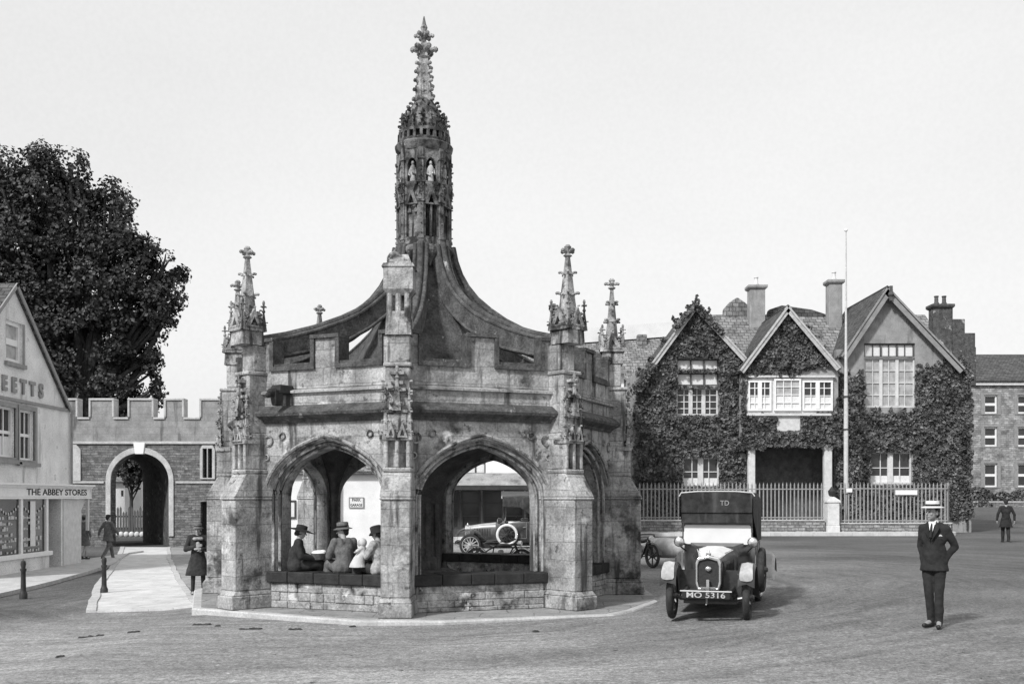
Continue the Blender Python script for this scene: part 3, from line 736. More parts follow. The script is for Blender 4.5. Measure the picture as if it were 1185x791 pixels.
# bargeboards
m_board=mat('weathered_board',.3,.55,5,rough=.7,grain=.25)
def barge(pts,y,w=.3,fm=m_mid):
    b=MB()
    for (a,c) in (pts[:2],pts[1:]):
        A=Vector((hx(a[0],y),y,hz(a[1],y))); B=Vector((hx(c[0],y),y,hz(c[1],y))); d=(B-A).normalized(); n=Vector((-d.z,0,d.x)); 
        if n.z>0: n=-n
        for t0,t1,yy in ((0,w,0),(-.0,.09,-.06)):
            p=[A+n*t0,B+n*t0,B+n*t1,A+n*t1]
            b.add([(q.x,yy+y,q.z) for q in p]+[(q.x,yy+y+.06,q.z) for q in p],[(0,1,2,3),(7,6,5,4),(0,4,5,1),(1,5,6,2),(2,6,7,3),(3,7,4,0)])
    return b.build('bargeboard',fm,house)
barge([(750,425),(805,350),(871,421)],-.42,.26,m_board); barge([(856,428),(912,353),(973,425)],-1.15,.26,m_board); barge([(973,412),(1027,331),(1117,426)],-.45,.36,m_mid)
b=MB(); b.lathe([(.1,hz(345)),(.16,hz(343)),(.1,hz(340))],8,(hx(1027),-.5)); b.box(hx(1027)-.07,hx(1027)+.07,-.56,-.42,hz(350),hz(333)); b.build('gable_finial',m_wood,house)
# gable roofs (run back to the main roof) and main roof
def groof(L_,A_,R_,yf,yb):
    b=MB(); a=(hx(A_[0],yf),hz(A_[1],yf))
    for q in (L_,R_):
        e=(hx(q[0],yf),hz(q[1],yf)); roof_slab(b,(a[0],yf,a[1]),(a[0],yb,a[1]),(e[0],yb,e[1]),(e[0],yf,e[1]),.14)
    return b.build('roof',m_tiledk,house)
groof((749,426),(805,349),(872,422),-.4,6); groof((855,429),(912,352),(974,426),-1.1,6); groof((972,413),(1027,330),(1118,427),-.45,6)
b=MB(); zr=hz(350)*1.0+.9; 
xr=hx(815); roof_slab(b,(xr,.6,hz(425)),(x1-.3,.6,hz(425)),(x1-.3,5.2,zr-.6),(xr,5.2,zr-.6)); roof_slab(b,(xr,9.8,hz(425)),(x1-.3,9.8,hz(425)),(x1-.3,5.2,zr-.6),(xr,5.2,zr-.6))
b.build('roof',m_tile,house)
b=MB(); b.box(x0,x0+.4,.402,10,zg,hz(432)); b.box(x1-.4,x1,.402,10,zg,hz(432)); b.box(x0+.4,x1-.4,9.6,10,zg,hz(432)); b.build('wall',m_greyrend,house)
# crow-stepped end gable on the right with double chimney
b=MB()
for i,(a,zz) in enumerate(((1086,357),(1100,370),(1112,386),(1122,402))):
    b.box(PX(a,56.3),PX(a+ (14 if i<3 else 5),56.3),3.0+.01*i,3.6,hz(432)-.3,PZ(zz,56.3))
b.build('stepped_gable',m_lichshade,house,bevel=.02)
chimney(house,PX(1088,56.3),3.3,hz(400),PZ(353,56.3),1.0,.7,m_lichshade,2)
chimney(house,PX(875,57.4),4.4,hz(380),PZ(331,57.4),.84,.72,m_greyrend,1,m_cream); chimney(house,PX(965,57.4),4.4,hz(380),PZ(325,57.4),.72,.72,m_greyrend,1,m_cream)
b=MB(); b.plate([(PX(a,58),PZ(c,58)) for a,c in ((838,385),(872,385),(866,354),(862,350),(853,344),(845,349),(838,357))],[],4.9,5.5); b.build('gable_stone',m_tile,house,bevel=.05)
b=MB(); b.plate([(PX(a,58),PZ(c,58)) for a,c in ((884,378),(960,378),(958,364),(940,358),(905,353),(890,358))],[],5.0,5.4); b.build('ridge',m_tiledk,house,bevel=.04)
# drainpipe
b=MB(); b.tube([(hx(1119),-.06,.1),(hx(1119),-.06,hz(436))],.05,8); b.build('drainpipe',m_irondk,house)
# ivy
def inside(px,py,poly):
    c=False
    for (a,b_),(d,e) in zip(poly,poly[1:]+poly[:1]):
        if (b_>py)!=(e>py) and px<(d-a)*(py-b_)/(e-b_)+a: c=not c
    return c
def ivy(label,poly,holes,y,n,loose=.25,over=()):
    pts=[]
    for (pa_,pb_,wd,k_) in over:                  # shoots growing over the bargeboards
        for _ in range(k_):
            t=rnd.random()**.8; px=pa_[0]+(pb_[0]-pa_[0])*t+rnd.gauss(0,wd); py=pa_[1]+(pb_[1]-pa_[1])*t+rnd.gauss(0,wd*.8)-1
            pts.append(((hx(px,-.5),HY-.42-rnd.uniform(0,.2),hz(py,-.5)),(0,-1,.4)))
    for _ in range(int(n/260)):                     # trailing shoots beyond the edge of the mass
        i=rnd.randrange(len(poly)); a_,b2=poly[i],poly[(i+1)%len(poly)]; t=rnd.random(); px=a_[0]+(b2[0]-a_[0])*t; py=a_[1]+(b2[1]-a_[1])*t; an=rnd.uniform(-math.pi,0)
        if py>560: continue
        for k in range(rnd.randrange(6,22)):
            px+=math.cos(an)*.9; py+=math.sin(an)*.9; an+=rnd.gauss(0,.35)
            if px<736 or px>1122 or any(a<px<b_ and t_<py<bo for a,b_,t_,bo in holes): break
            for _k in range(2): pts.append(((hx(px+rnd.gauss(0,.5),y),HY+y-.03-rnd.uniform(0,.06),hz(py+rnd.gauss(0,.5),y)),(0,-1,.2)))
    n+=len(pts); xs=[p[0] for p in poly]; ys=[p[1] for p in poly]
    while len(pts)<n:
        px,py=rnd.uniform(min(xs)-2,max(xs)+2),rnd.uniform(min(ys)-2,max(ys)+2)
        q=Vector((px*.08,py*.08,0)); wob=noise.noise(q*1.3)*4.5+noise.noise(q*4)*3
        if not inside(px+wob,py+wob*.8,poly): continue
        bad=False
        for (a,b_,t,bo) in holes:
            wv=noise.noise(Vector((px*.25,py*.25,3)))*2.4
            if a+wv<px<b_+wv and t+wv<py<bo-wv*.6: bad=True; break
        if bad: continue
        bulge=.16+.22*noise.noise(Vector((px*.12,py*.12,9)))+.1*noise.noise(Vector((px*.4,py*.4,5)))
        d=rnd.uniform(.0,1)**.6*max(.06,bulge)
        pts.append(((hx(px,y),HY+y-.02-d,hz(py,y)),(0,-1,.25)))
    # fold the gaps with a thin net of stems
    o=leaves('ivy',m_ivy,pts,.135); tag(o,label,'ivy','ivy climbing the gabled house'); return o
HL=[(783,832,414,428),(783,832,431,447),(782,832,449,481),(790,832,529,563)]
ivy('dark ivy covering the left gable of the house beside the market cross',[(733,600),(866,600),(866,515),(862,508),(866,430),(806,352),(758,420),(733,452)],HL,0,23000,over=[((805,353),(782,380),1.6,500),((806,353),(836,386),1.8,500),((805,354),(806,356),1.2,60),((757,424),(735,452),3,500)])
ivy('ivy over the porch and around the white casements of the centre gable',[(858,520),(972,518),(974,474),(966,474),(964,478),(930,480),(862,482),(862,436),(925,436),(960,420),(935,385),(912,360),(870,418),(857,430)],[(898,926,480,499),(864,927,437,478),(926,966,428,477),(884,968,517,560)],-.7,12500)
ivy('ivy below the tall lattice window of the right gable',[(968,600),(1124,600),(1124,432),(1117,424),(1080,428),(1062,434),(1058,478),(1000,478),(1000,445),(972,440),(966,470)],[(1000,1059,396,472),(1006,1056,523,561)],0,25000)
# ---------------------------------------------------------------- fence and gate pillar
def fence(name,label,pts,sp=.185,h=2.3,wall=.62,z=None):
    o=thing(name,label,'fence',(0,0,0),group='railings in front of the ivy house')
    A=MB(); Rr=MB(); Wl=MB(); s=0
    for (p,q) in zip(pts,pts[1:]):
        p,q=Vector(p),Vector(q); L_=(q-p).length; d=(q-p)/L_; n=int(L_/sp)
        for i in range(n):
            c=p+d*(i+.5)*L_/n; gz=g(c.x,c.y)+.13
            jit=rnd.uniform(-.02,.02); r=.026
            A.push(T(c.x,c.y,0)).push(RZ(math.atan2(d.y,d.x)+math.pi/4)); A.taper((0,0),r*1.9,r*1.9,r*1.9,r*1.9,gz+wall-.02,gz+h-.06+jit); A.taper((0,0),r*2.1,r*2.1,.004,.004,gz+h-.06+jit,gz+h+.09+jit); A.pop().pop()
        gz=g(p.x,p.y)+.13; ang=math.atan2(d.y,d.x)
        Rr.push(T(p.x,p.y,0)).push(RZ(ang)); Rr.box(0,L_,-.03,.03,gz+h-.24,gz+h-.19); Rr.box(0,L_,-.03,.03,gz+wall+.08,gz+wall+.13); Rr.pop().pop()
        Wl.push(T(p.x,p.y,0)).push(RZ(ang)); Wl.box(-.02,L_+.02,-.17,.17,gz-.4,gz+wall-.06); Wl.pop().pop()
    A.build('picket',m_iron,o); Rr.build('rail',m_iron,o); w=Wl.build('dwarf_wall',m_rub,o)
    C=MB()
    for (p,q) in zip(pts,pts[1:]):
        p,q=Vector(p),Vector(q); L_=(q-p).length; d=(q-p)/L_; gz=g(p.x,p.y)+.13
        C.push(T(p.x,p.y,0)).push(RZ(math.atan2(d.y,d.x))); C.box(-.02,L_+.02,-.21,.21,gz+wall-.06,gz+wall); C.pop().pop()
    C.build('coping',m_kerb,w,bevel=.02)
    return o
FY=49.6
fence('railing','spiked iron railing on rubble wall between the market cross and the gate pillar',[(PX(738,FY),FY),(PX(953,FY),FY)])
fence('railing','spiked iron railing right of the gate pillar, curving back at its end',[(PX(971,FY),FY),(PX(1096,FY),FY),(PX(1103,FY),FY+.5)],wall=.45)
b=MB(); x=PX(962,FY); gz=g(x,FY)+.1; pl=thing('gate_pillar','pale square stone gate pillar in the railing before the porch','pillar',(x,FY-.1,gz))
b.box(-.3,.3,-.3,.3,0,.35); b.box(-.28,.28,-.28,.28,.35,1.45); b.build('shaft',m_cream,pl,bevel=.02)
b=MB(); b.taper((0,0),.66,.66,.62,.62,1.45,1.55); b.taper((0,0),.62,.62,.1,.1,1.55,1.75); b.build('cap',m_cream,pl,bevel=.01)
b=MB(); b.lathe([(.12,1.75),(.17,1.85),(.19,2.0),(.1,2.1),(.04,2.2)],12); b.build('lamp_finial',m_irondk,pl,smooth=40)
# notice board on the railing
nb=thing('notice_board','long white board fixed to the railing above the boater hat man','sign',(PX(1048,FY),FY-.09,PZ(569.5,FY)))
b=MB(); b.box(-.52,.52,-.02,.02,-.11,.11); b.build('board',m_white,nb); b=MB(); b.box(-.55,.55,.021,.04,-.13,.13); b.build('frame',m_mid,nb)
nb=thing('small_sign','small white plate on the railing at the foot of the flagpole','sign',(PX(982,FY),FY-.09,PZ(567,FY)))
b=MB(); b.box(-.14,.14,-.02,.02,-.09,.09); b.build('plate',m_white,nb); b=MB(); b.box(-.16,.16,.021,.04,-.11,.11); b.build('backing',m_mid,nb)
# flagpole
x=PX(979,50.6); m_pole=mat('weathered_pole_paint',.42,.6,6,grain=.15)
fp=thing('flagpole','tall white flagpole standing behind the railing before the right gable','flagpole',(x,50.6,.1))
b=MB(); b.lathe([(.11,1.9),(.11,5.0),(.1,7.0)],12); b.build('lower_mast',m_pole,fp,smooth=True)
b=MB(); b.lathe([(.05,-.3),(.05,1.95)],8,(.02,0)); b.build('foot_post',m_mid,fp,smooth=True)
b=MB(); b.lathe([(.09,7.0),(.06,9.5),(.03,PZ(268,50.6)-.1)],12,(-.0,0)); b.build('upper_mast',m_pole,fp,smooth=True)
b=MB(); b.lathe([(.01,-.05),(.06,-.03),(.09,.03),(.06,.09),(.01,.11)],12); b.build('truck',m_white,fp,smooth=True,loc=(0,0,PZ(267,50.6)-.1))
b=MB(); b.box(-.14,.14,-.14,.14,6.6,6.66); b.box(-.14,.14,-.14,.14,5.0,5.05); b.build('mast_band',m_dkpaint,fp)
# ---------------------------------------------------------------- long stone-roofed range left of the house
AY=62.0
ab=thing('long_stone_house','long stone tiled building with pale ridge rising behind the market cross','house',(0,AY,0))
xa,xb=PX(610,AY),PX(870,AY); ze=PZ(450,AY)
b=MB(); b.box(xa,xb,0,.4,g(xa,AY)-.2,ze); b.box(xa,xa+.4,.4,9,-.5,ze); b.box(xb-.4,xb,.4,9,-.5,ze); b.build('wall',m_rub,ab)
b=MB(); zl,zr=PZ(375,AY),PZ(352,AY)-.2; roof_slab(b,(xa-.2,-.3,ze-.2),(xb+.2,-.3,ze-.2),(xb+.2,4.6,zr-.6),(xa-.2,4.6,zl-.6)); roof_slab(b,(xa-.2,9.5,ze-.2),(xb+.2,9.5,ze-.2),(xb+.2,4.6,zr-.6),(xa-.2,4.6,zl-.6)); b.build('roof',m_tile,ab)
b=MB(); b.add([(xa-.2,4.2,zl-.75),(xb+.2,4.2,zr-.75),(xb+.2,4.9,zr-.75),(xa-.2,4.9,zl-.75),(xa-.2,4.4,zl+.2),(xb+.2,4.4,zr+.2),(xb+.2,4.8,zr+.2),(xa-.2,4.8,zl+.2)],[(0,1,5,4),(1,2,6,5),(2,3,7,6),(3,0,4,7),(4,5,6,7),(0,3,2,1)]); b.build('ridge_capping',m_lead,ab)
for pxx in (705,752):
    b=MB(); x=PX(pxx,AY); b.box(x-.3,x+.3,3.6,4.2,PZ(378,AY)-1.2,PZ(366,AY)-.5); b.build('chimney',m_tile,ab,bevel=.03)
# lower lean-to with bargeboard between cross and ivy
wl=thing('gabled_outhouse','low stone outhouse with pale bargeboard squeezed between the cross and the ivy','outbuilding',(0,56.5,0))
b=MB(); X0,X1=PX(690,56.5),PX(744,56.5); b.box(X0,X1,0,4,-.2,PZ(452,56.5)); b.build('wall',m_greyrend,wl)
b=MB(); roof_slab(b,(X0-.2,-.3,PZ(440,56.5)+1.4),(X0-.2,4.3,PZ(440,56.5)+1.4),(X1+.2,4.3,PZ(455,56.5)),(X1+.2,-.3,PZ(455,56.5))); b.build('roof',m_tile,wl)
b=MB(); b.tube([(PX(741,56),-.45,PZ(440,56)),(PX(735,56),-.45,PZ(466,56))],.09,6); b.build('bargeboard',m_cream,wl)
# ---------------------------------------------------------------- far right house
RY_=88.0
fr=thing('far_stone_house','pale three storey stone house with dark roof at the far right end of the street','house',(0,RY_,0))
zb=g(PX(1150,RY_),RY_)
xa,xb=PX(1120,RY_),PX(1300,RY_); ze=PZ(441,RY_)
wins=[]
for cxp in (1146.5,1185,1223,1260):
    for t,bo in ((457,478),(494,516),(536,563)): wins.append((PX(cxp-7.5,RY_),PX(cxp+7.5,RY_),PZ(bo,RY_),PZ(t,RY_)))
b=MB(); b.plate(rect(xa,xb,zb-1,ze),[rect(*w) for w in wins],0,.4); b.box(xa,xa+.4,.4,9,zb-1,ze); b.box(xb-.4,xb,.4,9,zb-1,ze); b.build('wall',mat('far_house_stone',.12,.42,1.6,bump=.8,bscale=6,brick=(.4,.18,.015,.75,.3),grain=.5),fr)
for w in wins: window(fr,w[0],w[1],w[2],w[3],.12,1,2,True,m_white,m_glass,fw=.12,bar=.1,sill=.1)
for w in wins:
    q=MB(); q.plate(rect(w[0]-.28,w[1]+.28,w[2]-.1,w[3]+.2),[rect(w[0]-.02,w[1]+.02,w[2]-.02,w[3]+.02)],-.05,.02); q.build('window_surround',m_mid,fr)
b=MB(); roof_slab(b,(xa-.3,-.4,ze),(xb+.3,-.4,ze),(xb+.3,4.2,PZ(402,RY_)),(xa-.3,4.2,PZ(402,RY_))); roof_slab(b,(xa-.3,9,ze),(xb+.3,9,ze),(xb+.3,4.2,PZ(402,RY_)),(xa-.3,4.2,PZ(402,RY_))); b.build('roof',m_tiledk,fr)
b=MB(); b.box(xa-.2,xb+.2,-.25,.0-.002,ze-.35,ze-.1); b.build('eaves_cornice',m_cream,fr)
# ---------------------------------------------------------------- buildings seen through the arches
GY=45.5
gs=thing('white_shop','white two storey shop with dark glazed front seen through the right arch','shop',(0,GY,g(0,GY)))
k0=g(0,GY)
def gz_(py): return PZ(py,GY)-k0
X0,X1=PX(470,GY),PX(722,GY)
up=[(PX(538,GY),PX(562,GY),gz_(548),gz_(520)),(PX(590,GY),PX(612,GY),gz_(526),gz_(500)),(PX(650,GY),PX(672,GY),gz_(526),gz_(500))]
b=MB(); b.plate(rect(X0,X1,0,gz_(430)),[rect(*w) for w in up]+[rect(X0+.4,X1-.4,.25,gz_(566))],0,.3); b.box(X0,X1,.9,1.1,0,gz_(560)); b.box(X0,X0+.3,.3,8,0,gz_(430)); b.box(X1-.3,X1,.3,8,0,gz_(430)); b.build('wall',m_lime,gs)
for w in up: window(gs,w[0],w[1],w[2],w[3],.08,2,2,True,m_dkpaint,m_curtain,fw=.06,bar=.05)
b=MB(); roof_slab(b,(X0-.3,-.4,gz_(430)),(X1+.3,-.4,gz_(430)),(X1+.3,4,gz_(415)),(X0-.3,4,gz_(415))); roof_slab(b,(X0-.3,8.4,gz_(430)),(X1+.3,8.4,gz_(430)),(X1+.3,4,gz_(415)),(X0-.3,4,gz_(415))); b.build('roof',m_tile,gs)
b=MB(); roof_slab(b,(X0,-1.2,gz_(562)),(X1,-1.2,gz_(562)),(X1,-.01,gz_(547)),(X0,-.01,gz_(547)),.1); b.build('pent_roof',m_greyrend,gs)
b=MB(); b.box(X0,X1,-1.24,-1.18,gz_(566),gz_(561.5)); b.build('gutter',m_irondk,gs)
b=MB(); b.box(PX(580,GY),X1-.3,-.14,-.05,gz_(576),gz_(568)); b.build('fascia',m_white,gs)
for i in range(9):
    xx=X0+.5+i*(X1-X0-1)/9; window(gs,xx,xx+(X1-X0-1)/9-.08,.6,gz_(567),.1,1,3,False,m_dkpaint,m_glass,fw=.07,bar=.05,name='shop_window')
WY=43.0
wh=thing('low_white_building','low whitewashed building with pale tiled roof seen through the left arch','building',(0,WY,g(-8,WY)))
k1=g(-8,WY)
def wz(py): return PZ(py,WY)-k1
X0,X1=PX(268,WY),PX(462,WY)
b=MB(); b.plate(rect(X0,X1,0,wz(548)),[rect(PX(442,WY),PX(452,WY),0,wz(582))],0,.3); b.box(X0,X0+.3,.3,6,0,wz(548)); b.box(X1-.3,X1,.3,6,0,wz(548)); b.box(X0+.3,X1-.3,.6,.7,0,wz(560)); b.build('wall',m_lime,wh)
b=MB(); b.box(X0-.1,X1+.1,-.25,-.003,wz(549),wz(545)); b.build('gutter',m_irondk,wh)
b=MB(); roof_slab(b,(X0-.2,-.3,wz(545)),(X1+.2,-.3,wz(545)),(X1+.2,3,wz(519)),(X0-.2,3,wz(519))); roof_slab(b,(X0-.2,6.4,wz(545)),(X1+.2,6.4,wz(545)),(X1+.2,3,wz(519)),(X0-.2,3,wz(519))); b.build('roof',m_tile,wh)
b=MB(); b.box(PX(375,WY),PX(392,WY),-.25,-.001,0,wz(549)); b.build('stone_pier',m_rub,wh)
b=MB(); b.box(PX(442,WY)+.02,PX(452,WY)-.02,.1,.16,0,wz(583)); b.build('door',m_dkpaint,wh)
b=MB(); b.tube([(PX(372,WY),-.06,0),(PX(372,WY),-.06,wz(550))],.05,8); b.build('drainpipe',m_irondk,wh)
for a,c in ((336,0),(424,0)):
    xx=PX(a,WY+2.0); b=MB(); zt=wz(522); b.plate([(xx-1.1,zt-.9),(xx+1.1,zt-.9),(xx,zt+.5)],[rect(xx-.28,xx+.28,zt-.75,zt-.25)],.8,1.0); dm=b.build('dormer',m_white,wh); b=MB(); b.box(xx-.3,xx+.3,.86,.9,zt-.77,zt-.23); b.build('pane',m_glass,dm)
ps=thing('poster_frame','dark framed white notice on the whitewashed wall behind the hatted woman','poster',(PX(336,WY),WY-.03,PZ(589,WY)))
b=MB(); b.plate(rect(-.24,.24,-.38,.38),[rect(-.18,.18,-.31,.31)],-.03,.02); b.build('frame',m_dkpaint,ps); b=MB(); b.box(-.18,.18,0,.01,-.31,.31); b.build('paper',m_poster,ps)
ps=thing('wall_sign','small lettered sign with dark border on the whitewashed wall','sign',(PX(412.5,WY),WY-.03,PZ(581,WY)))
b=MB(); b.plate(rect(-.31,.31,-.22,.22),[rect(-.28,.28,-.19,.19)],-.03,.02); b.build('frame',m_mid,ps); b=MB(); b.box(-.28,.28,-.012,.01,-.19,.19); bd=b.build('board',m_poster,ps)
text('lettering','PARK',.17,m_letter,bd,T(0,-.014,.1),.003,.36,.004); text('lettering','GARAGE',.15,m_letter,bd,T(0,-.014,-.11),.003,.5,.004)
# backdrop houses so the street closes behind the white ones
for (a,c,Y,ze_,zr_,lab) in ((255,480,56,512,470,'grey stone house with tiled roof behind the low white building'),(460,640,60,500,455,'stone house roof rising behind the white shop')):
    o=thing('stone_house',lab,'house',(0,Y,0)); X0,X1=PX(a,Y),PX(c,Y); b=MB(); b.box(X0,X1,0,7,-.6,PZ(ze_,Y)); b.build('wall',m_rub,o)
    b=MB(); roof_slab(b,(X0,-.3,PZ(ze_,Y)),(X1,-.3,PZ(ze_,Y)),(X1,3.5,PZ(zr_,Y)),(X0,3.5,PZ(zr_,Y))); roof_slab(b,(X0,7.3,PZ(ze_,Y)),(X1,7.3,PZ(ze_,Y)),(X1,3.5,PZ(zr_,Y)),(X0,3.5,PZ(zr_,Y))); b.build('roof',m_tile,o)
    for i in range(4):
        xx=X0+(X1-X0)*(i+.5)/4; window(o,xx-.5,xx+.5,2.6,4.1,-.06,2,2,True,m_white,m_glass,fw=.08)
# ---------------------------------------------------------------- gateway wall (left)
WYg=49.5; gy0=g(-17,WYg)
gw=thing('gateway','battlemented stone gateway wall with a tall round archway','gateway',(0,WYg,gy0))
def gx(px): return PX(px,WYg)
def gzz(py): return PZ(py,WYg)-gy0
X0,X1=gx(60),gx(262); ax=gx(162); ar=(gx(196)-gx(129))/2; zsp=gzz(556); zcr=gzz(524)
arc=[(ax+ar*math.cos(t*math.pi/20), zsp+(zcr-zsp)*math.sin(t*math.pi/20)) for t in range(21)]
wslit=[(gx(235),gx(239.5),gzz(553),gzz(519)),(gx(241),gx(245.5),gzz(553),gzz(519))]
door=(gx(232),gx(243),0,gzz(580))
outer=[(X0,0),(ax-ar,0)]+list(reversed(arc))+[(ax+ar,0),(door[0],0),(door[0],door[3]),(door[1],door[3]),(door[1],0),(X1,0),(X1,gzz(513)),(X0,gzz(513))]
b=MB(); b.plate(outer,[rect(*w) for w in wslit],0,.6)
b.build('wall',mat('gateway_rubble',.08,.24,4,bump=1,bscale=10,brick=(.36,.12,.012,.7,.3),grain=.5,stain=[(.05,1.2,.64,.08),(.35,3,.66,.05)]),gw)
# battlements
zt,zc=gzz(463),gzz(485)
edges=[60,89,104,131,149,177,191,212,232,262]; outl=[(gx(60),gzz(511)),(gx(262),gzz(511))]
seq=[]; up_=True
for a,c in zip(edges[::-1],edges[::-1][1:]):
    z=zt if up_ else zc; seq+=[(gx(a),z),(gx(c),z)]; up_=not up_
b=MB(); b.plate(outl+seq,[],.02,.5); b.build('battlement',m_plain,gw,bevel=.02)
b=MB(); up_=True
for i,(a,c) in enumerate(zip(edges,edges[1:])):
    z=zt if i%2==0 else zc
    e=.05 if i%2==0 else -.012
    b.box(gx(a)-e,gx(c)+e,-.05,.57,z-.005+(0 if i%2==0 else .006),z+.1)
    if i%2==0:
        for q in (a,c): b.box(gx(q)-.05,gx(q)+.05,-.045,.56,zc+.11,zt-.006)
b.build('coping',m_kerb,gw,bevel=.015)
b=MB(); b.box(X0,X1,-.1,.62,gzz(513.5),gzz(510.5)); b.box(X0,ax-ar-.33,-.06,0-.003,gzz(559),gzz(556.5)); b.box(ax+ar+.33,X1,-.06,-.003,gzz(559),gzz(556.5)); b.build('string_course',m_kerb,gw,bevel=.01)
ro=ar+.24
arco=[(ax+ro*math.cos(t*math.pi/20), zsp+(zcr+.28-zsp)*math.sin(t*math.pi/20)) for t in range(21)]
b=MB(); b.plate([(ax-ro,.9),(ax-ar-.01,.9)]+[(ax+(x-ax)*1.003,z) for x,z in reversed(arc)]+[(ax+ar+.01,.5),(ax+ro,.5)]+arco,[],-.07,.1); b.build('arch_surround',m_kerb,gw,bevel=.012)
b=MB(); b.plate([(ax-.2,zcr-.05),(ax+.2,zcr-.05),(ax+.28,zcr+.5),(ax-.28,zcr+.5)],[],-.13,.12); b.build('keystone',m_white,gw,bevel=.015)
# vaulted passage running skew to the left behind the wall
b=MB(); n=6; sk=-math.tan(R(27)); rings=[]
prof=[(ax-ar,0)]+list(reversed(arc))+[(ax+ar,0)]
for j in range(n+1):
    y=.58+4.6*j/n; rings.append([(x-.62*(y-.58),y,z) for x,z in prof])
m=len(prof); b.loft(rings,cap=False,closed=False)
rings2=[[(x+(.25 if x>ax else -.25),y,z+(.25 if z>0 else 0)) for x,y,z in r] for r in rings]; b.loft(rings2,cap=False,closed=False)
b.build('passage',m_lichshade,gw,smooth=40)  # dark colour paints the shade inside the archway
b=MB(); b.box(X0,ax-ar-2.2,.61,3,0,gzz(513.5)); b.box(ax+ar+.3,X1,.95,4,0,gzz(513.5)); b.box(X0,X1,.61,5.2,zcr+.3,gzz(513.5)-.02); b.build('gatehouse_mass',m_rub,gw)
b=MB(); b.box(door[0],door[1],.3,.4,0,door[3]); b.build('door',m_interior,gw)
for w in wslit:
    b=MB(); b.box(w[0],w[1],.3,.34,w[2],w[3]); b.build('pane',m_glass,gw)
b=MB(); xm=gx(240.3); aw_=.36
outl=[(xm-aw_,gzz(554)),(xm+aw_,gzz(554)),(xm+aw_,gzz(520)),(xm+aw_*.7,gzz(515)),(xm,gzz(512.6)-.1),(xm-aw_*.7,gzz(515)),(xm-aw_,gzz(520))]
b.plate(outl,[rect(w[0]-.01,w[1]+.01,w[2]+.02,w[3]+.02) for w in wslit],-.06,.05); b.build('window_surround',m_kerb,gw,bevel=.01)
xm=gx(84); b=MB(); b.plate([(xm-.5,gzz(556)),(xm+.4,gzz(556)),(xm+.4,gzz(520)),(xm+.2,gzz(514)),(xm-.5,gzz(513.6))],[],-.06,-.002); b.build('blocked_window',m_kerb,gw)
# ---------------------------------------------------------------- white cottage, fence and small tree beyond the arch
CYY=78
ct=thing('white_cottage','white cottage with grey tiled roof seen through the gateway arch','cottage',(0,CYY,-.5))
def cx_(p): return PX(p,CYY)
def cz_(p): return PZ(p,CYY)+.5
b=MB(); b.plate([(cx_(118),0),(cx_(176),0),(cx_(176),cz_(556)),(cx_(118),cz_(556))],[rect(cx_(140),cx_(143),cz_(574),cz_(567)),rect(cx_(160),cx_(165),cz_(562),cz_(557.5))],0,.4); b.box(cx_(157),cx_(176),-2.2,-.01,0,cz_(551)); b.build('wall',m_lime,ct)
b=MB(); roof_slab(b,(cx_(116),-.4,cz_(557)),(cx_(158),-.4,cz_(557)),(cx_(158),4,cz_(538)),(cx_(116),4,cz_(538))); b.build('roof',m_tile,ct)
b=MB(); roof_slab(b,(cx_(155.5),-2.5,cz_(551)),(cx_(155.5),2,cz_(551)),(cx_(166),2,cz_(540)),(cx_(166),-2.5,cz_(540))); roof_slab(b,(cx_(177),-2.5,cz_(551)),(cx_(177),2,cz_(551)),(cx_(166),2,cz_(540)),(cx_(166),-2.5,cz_(540))); b.build('roof',m_tiledk,ct)
b=MB(); b.box(cx_(140),cx_(143),.1,.15,cz_(574),cz_(567)); b.box(cx_(160),cx_(165),-2.16-.06,-2.205,cz_(562),cz_(555)); b.build('window',m_glass,ct)
PFY=62
pf=thing('picket_fence','dark pointed picket fence beyond the gateway arch','fence',(0,PFY,-.5))
b=MB()
for i in range(26):
    x=PX(122,PFY)+i*.17; h=1.5+.18*math.sin(i*1.7)+rnd.uniform(-.08,.08); b.box(x,x+.12,0,.03,.05,h); b.taper((x+.06,.015),.12,.03,.01,.03,h,h+.14)
b.build('picket',m_wood,pf); b=MB(); b.box(PX(120,PFY),PX(178,PFY),.032,.07,.4,.5); b.box(PX(120,PFY),PX(178,PFY),.032,.07,1.1,1.2); b.build('rail',m_wood,pf)
b=MB()
for i in range(16): b.ell((PX(128,59)+i*.3,59,-.32),.16,.14,.17,8,6)
ed=b.build('stone_edging',m_cream,smooth=True); tag(ed,'row of pale rounded stones edging the path beyond the gateway arch','edging')
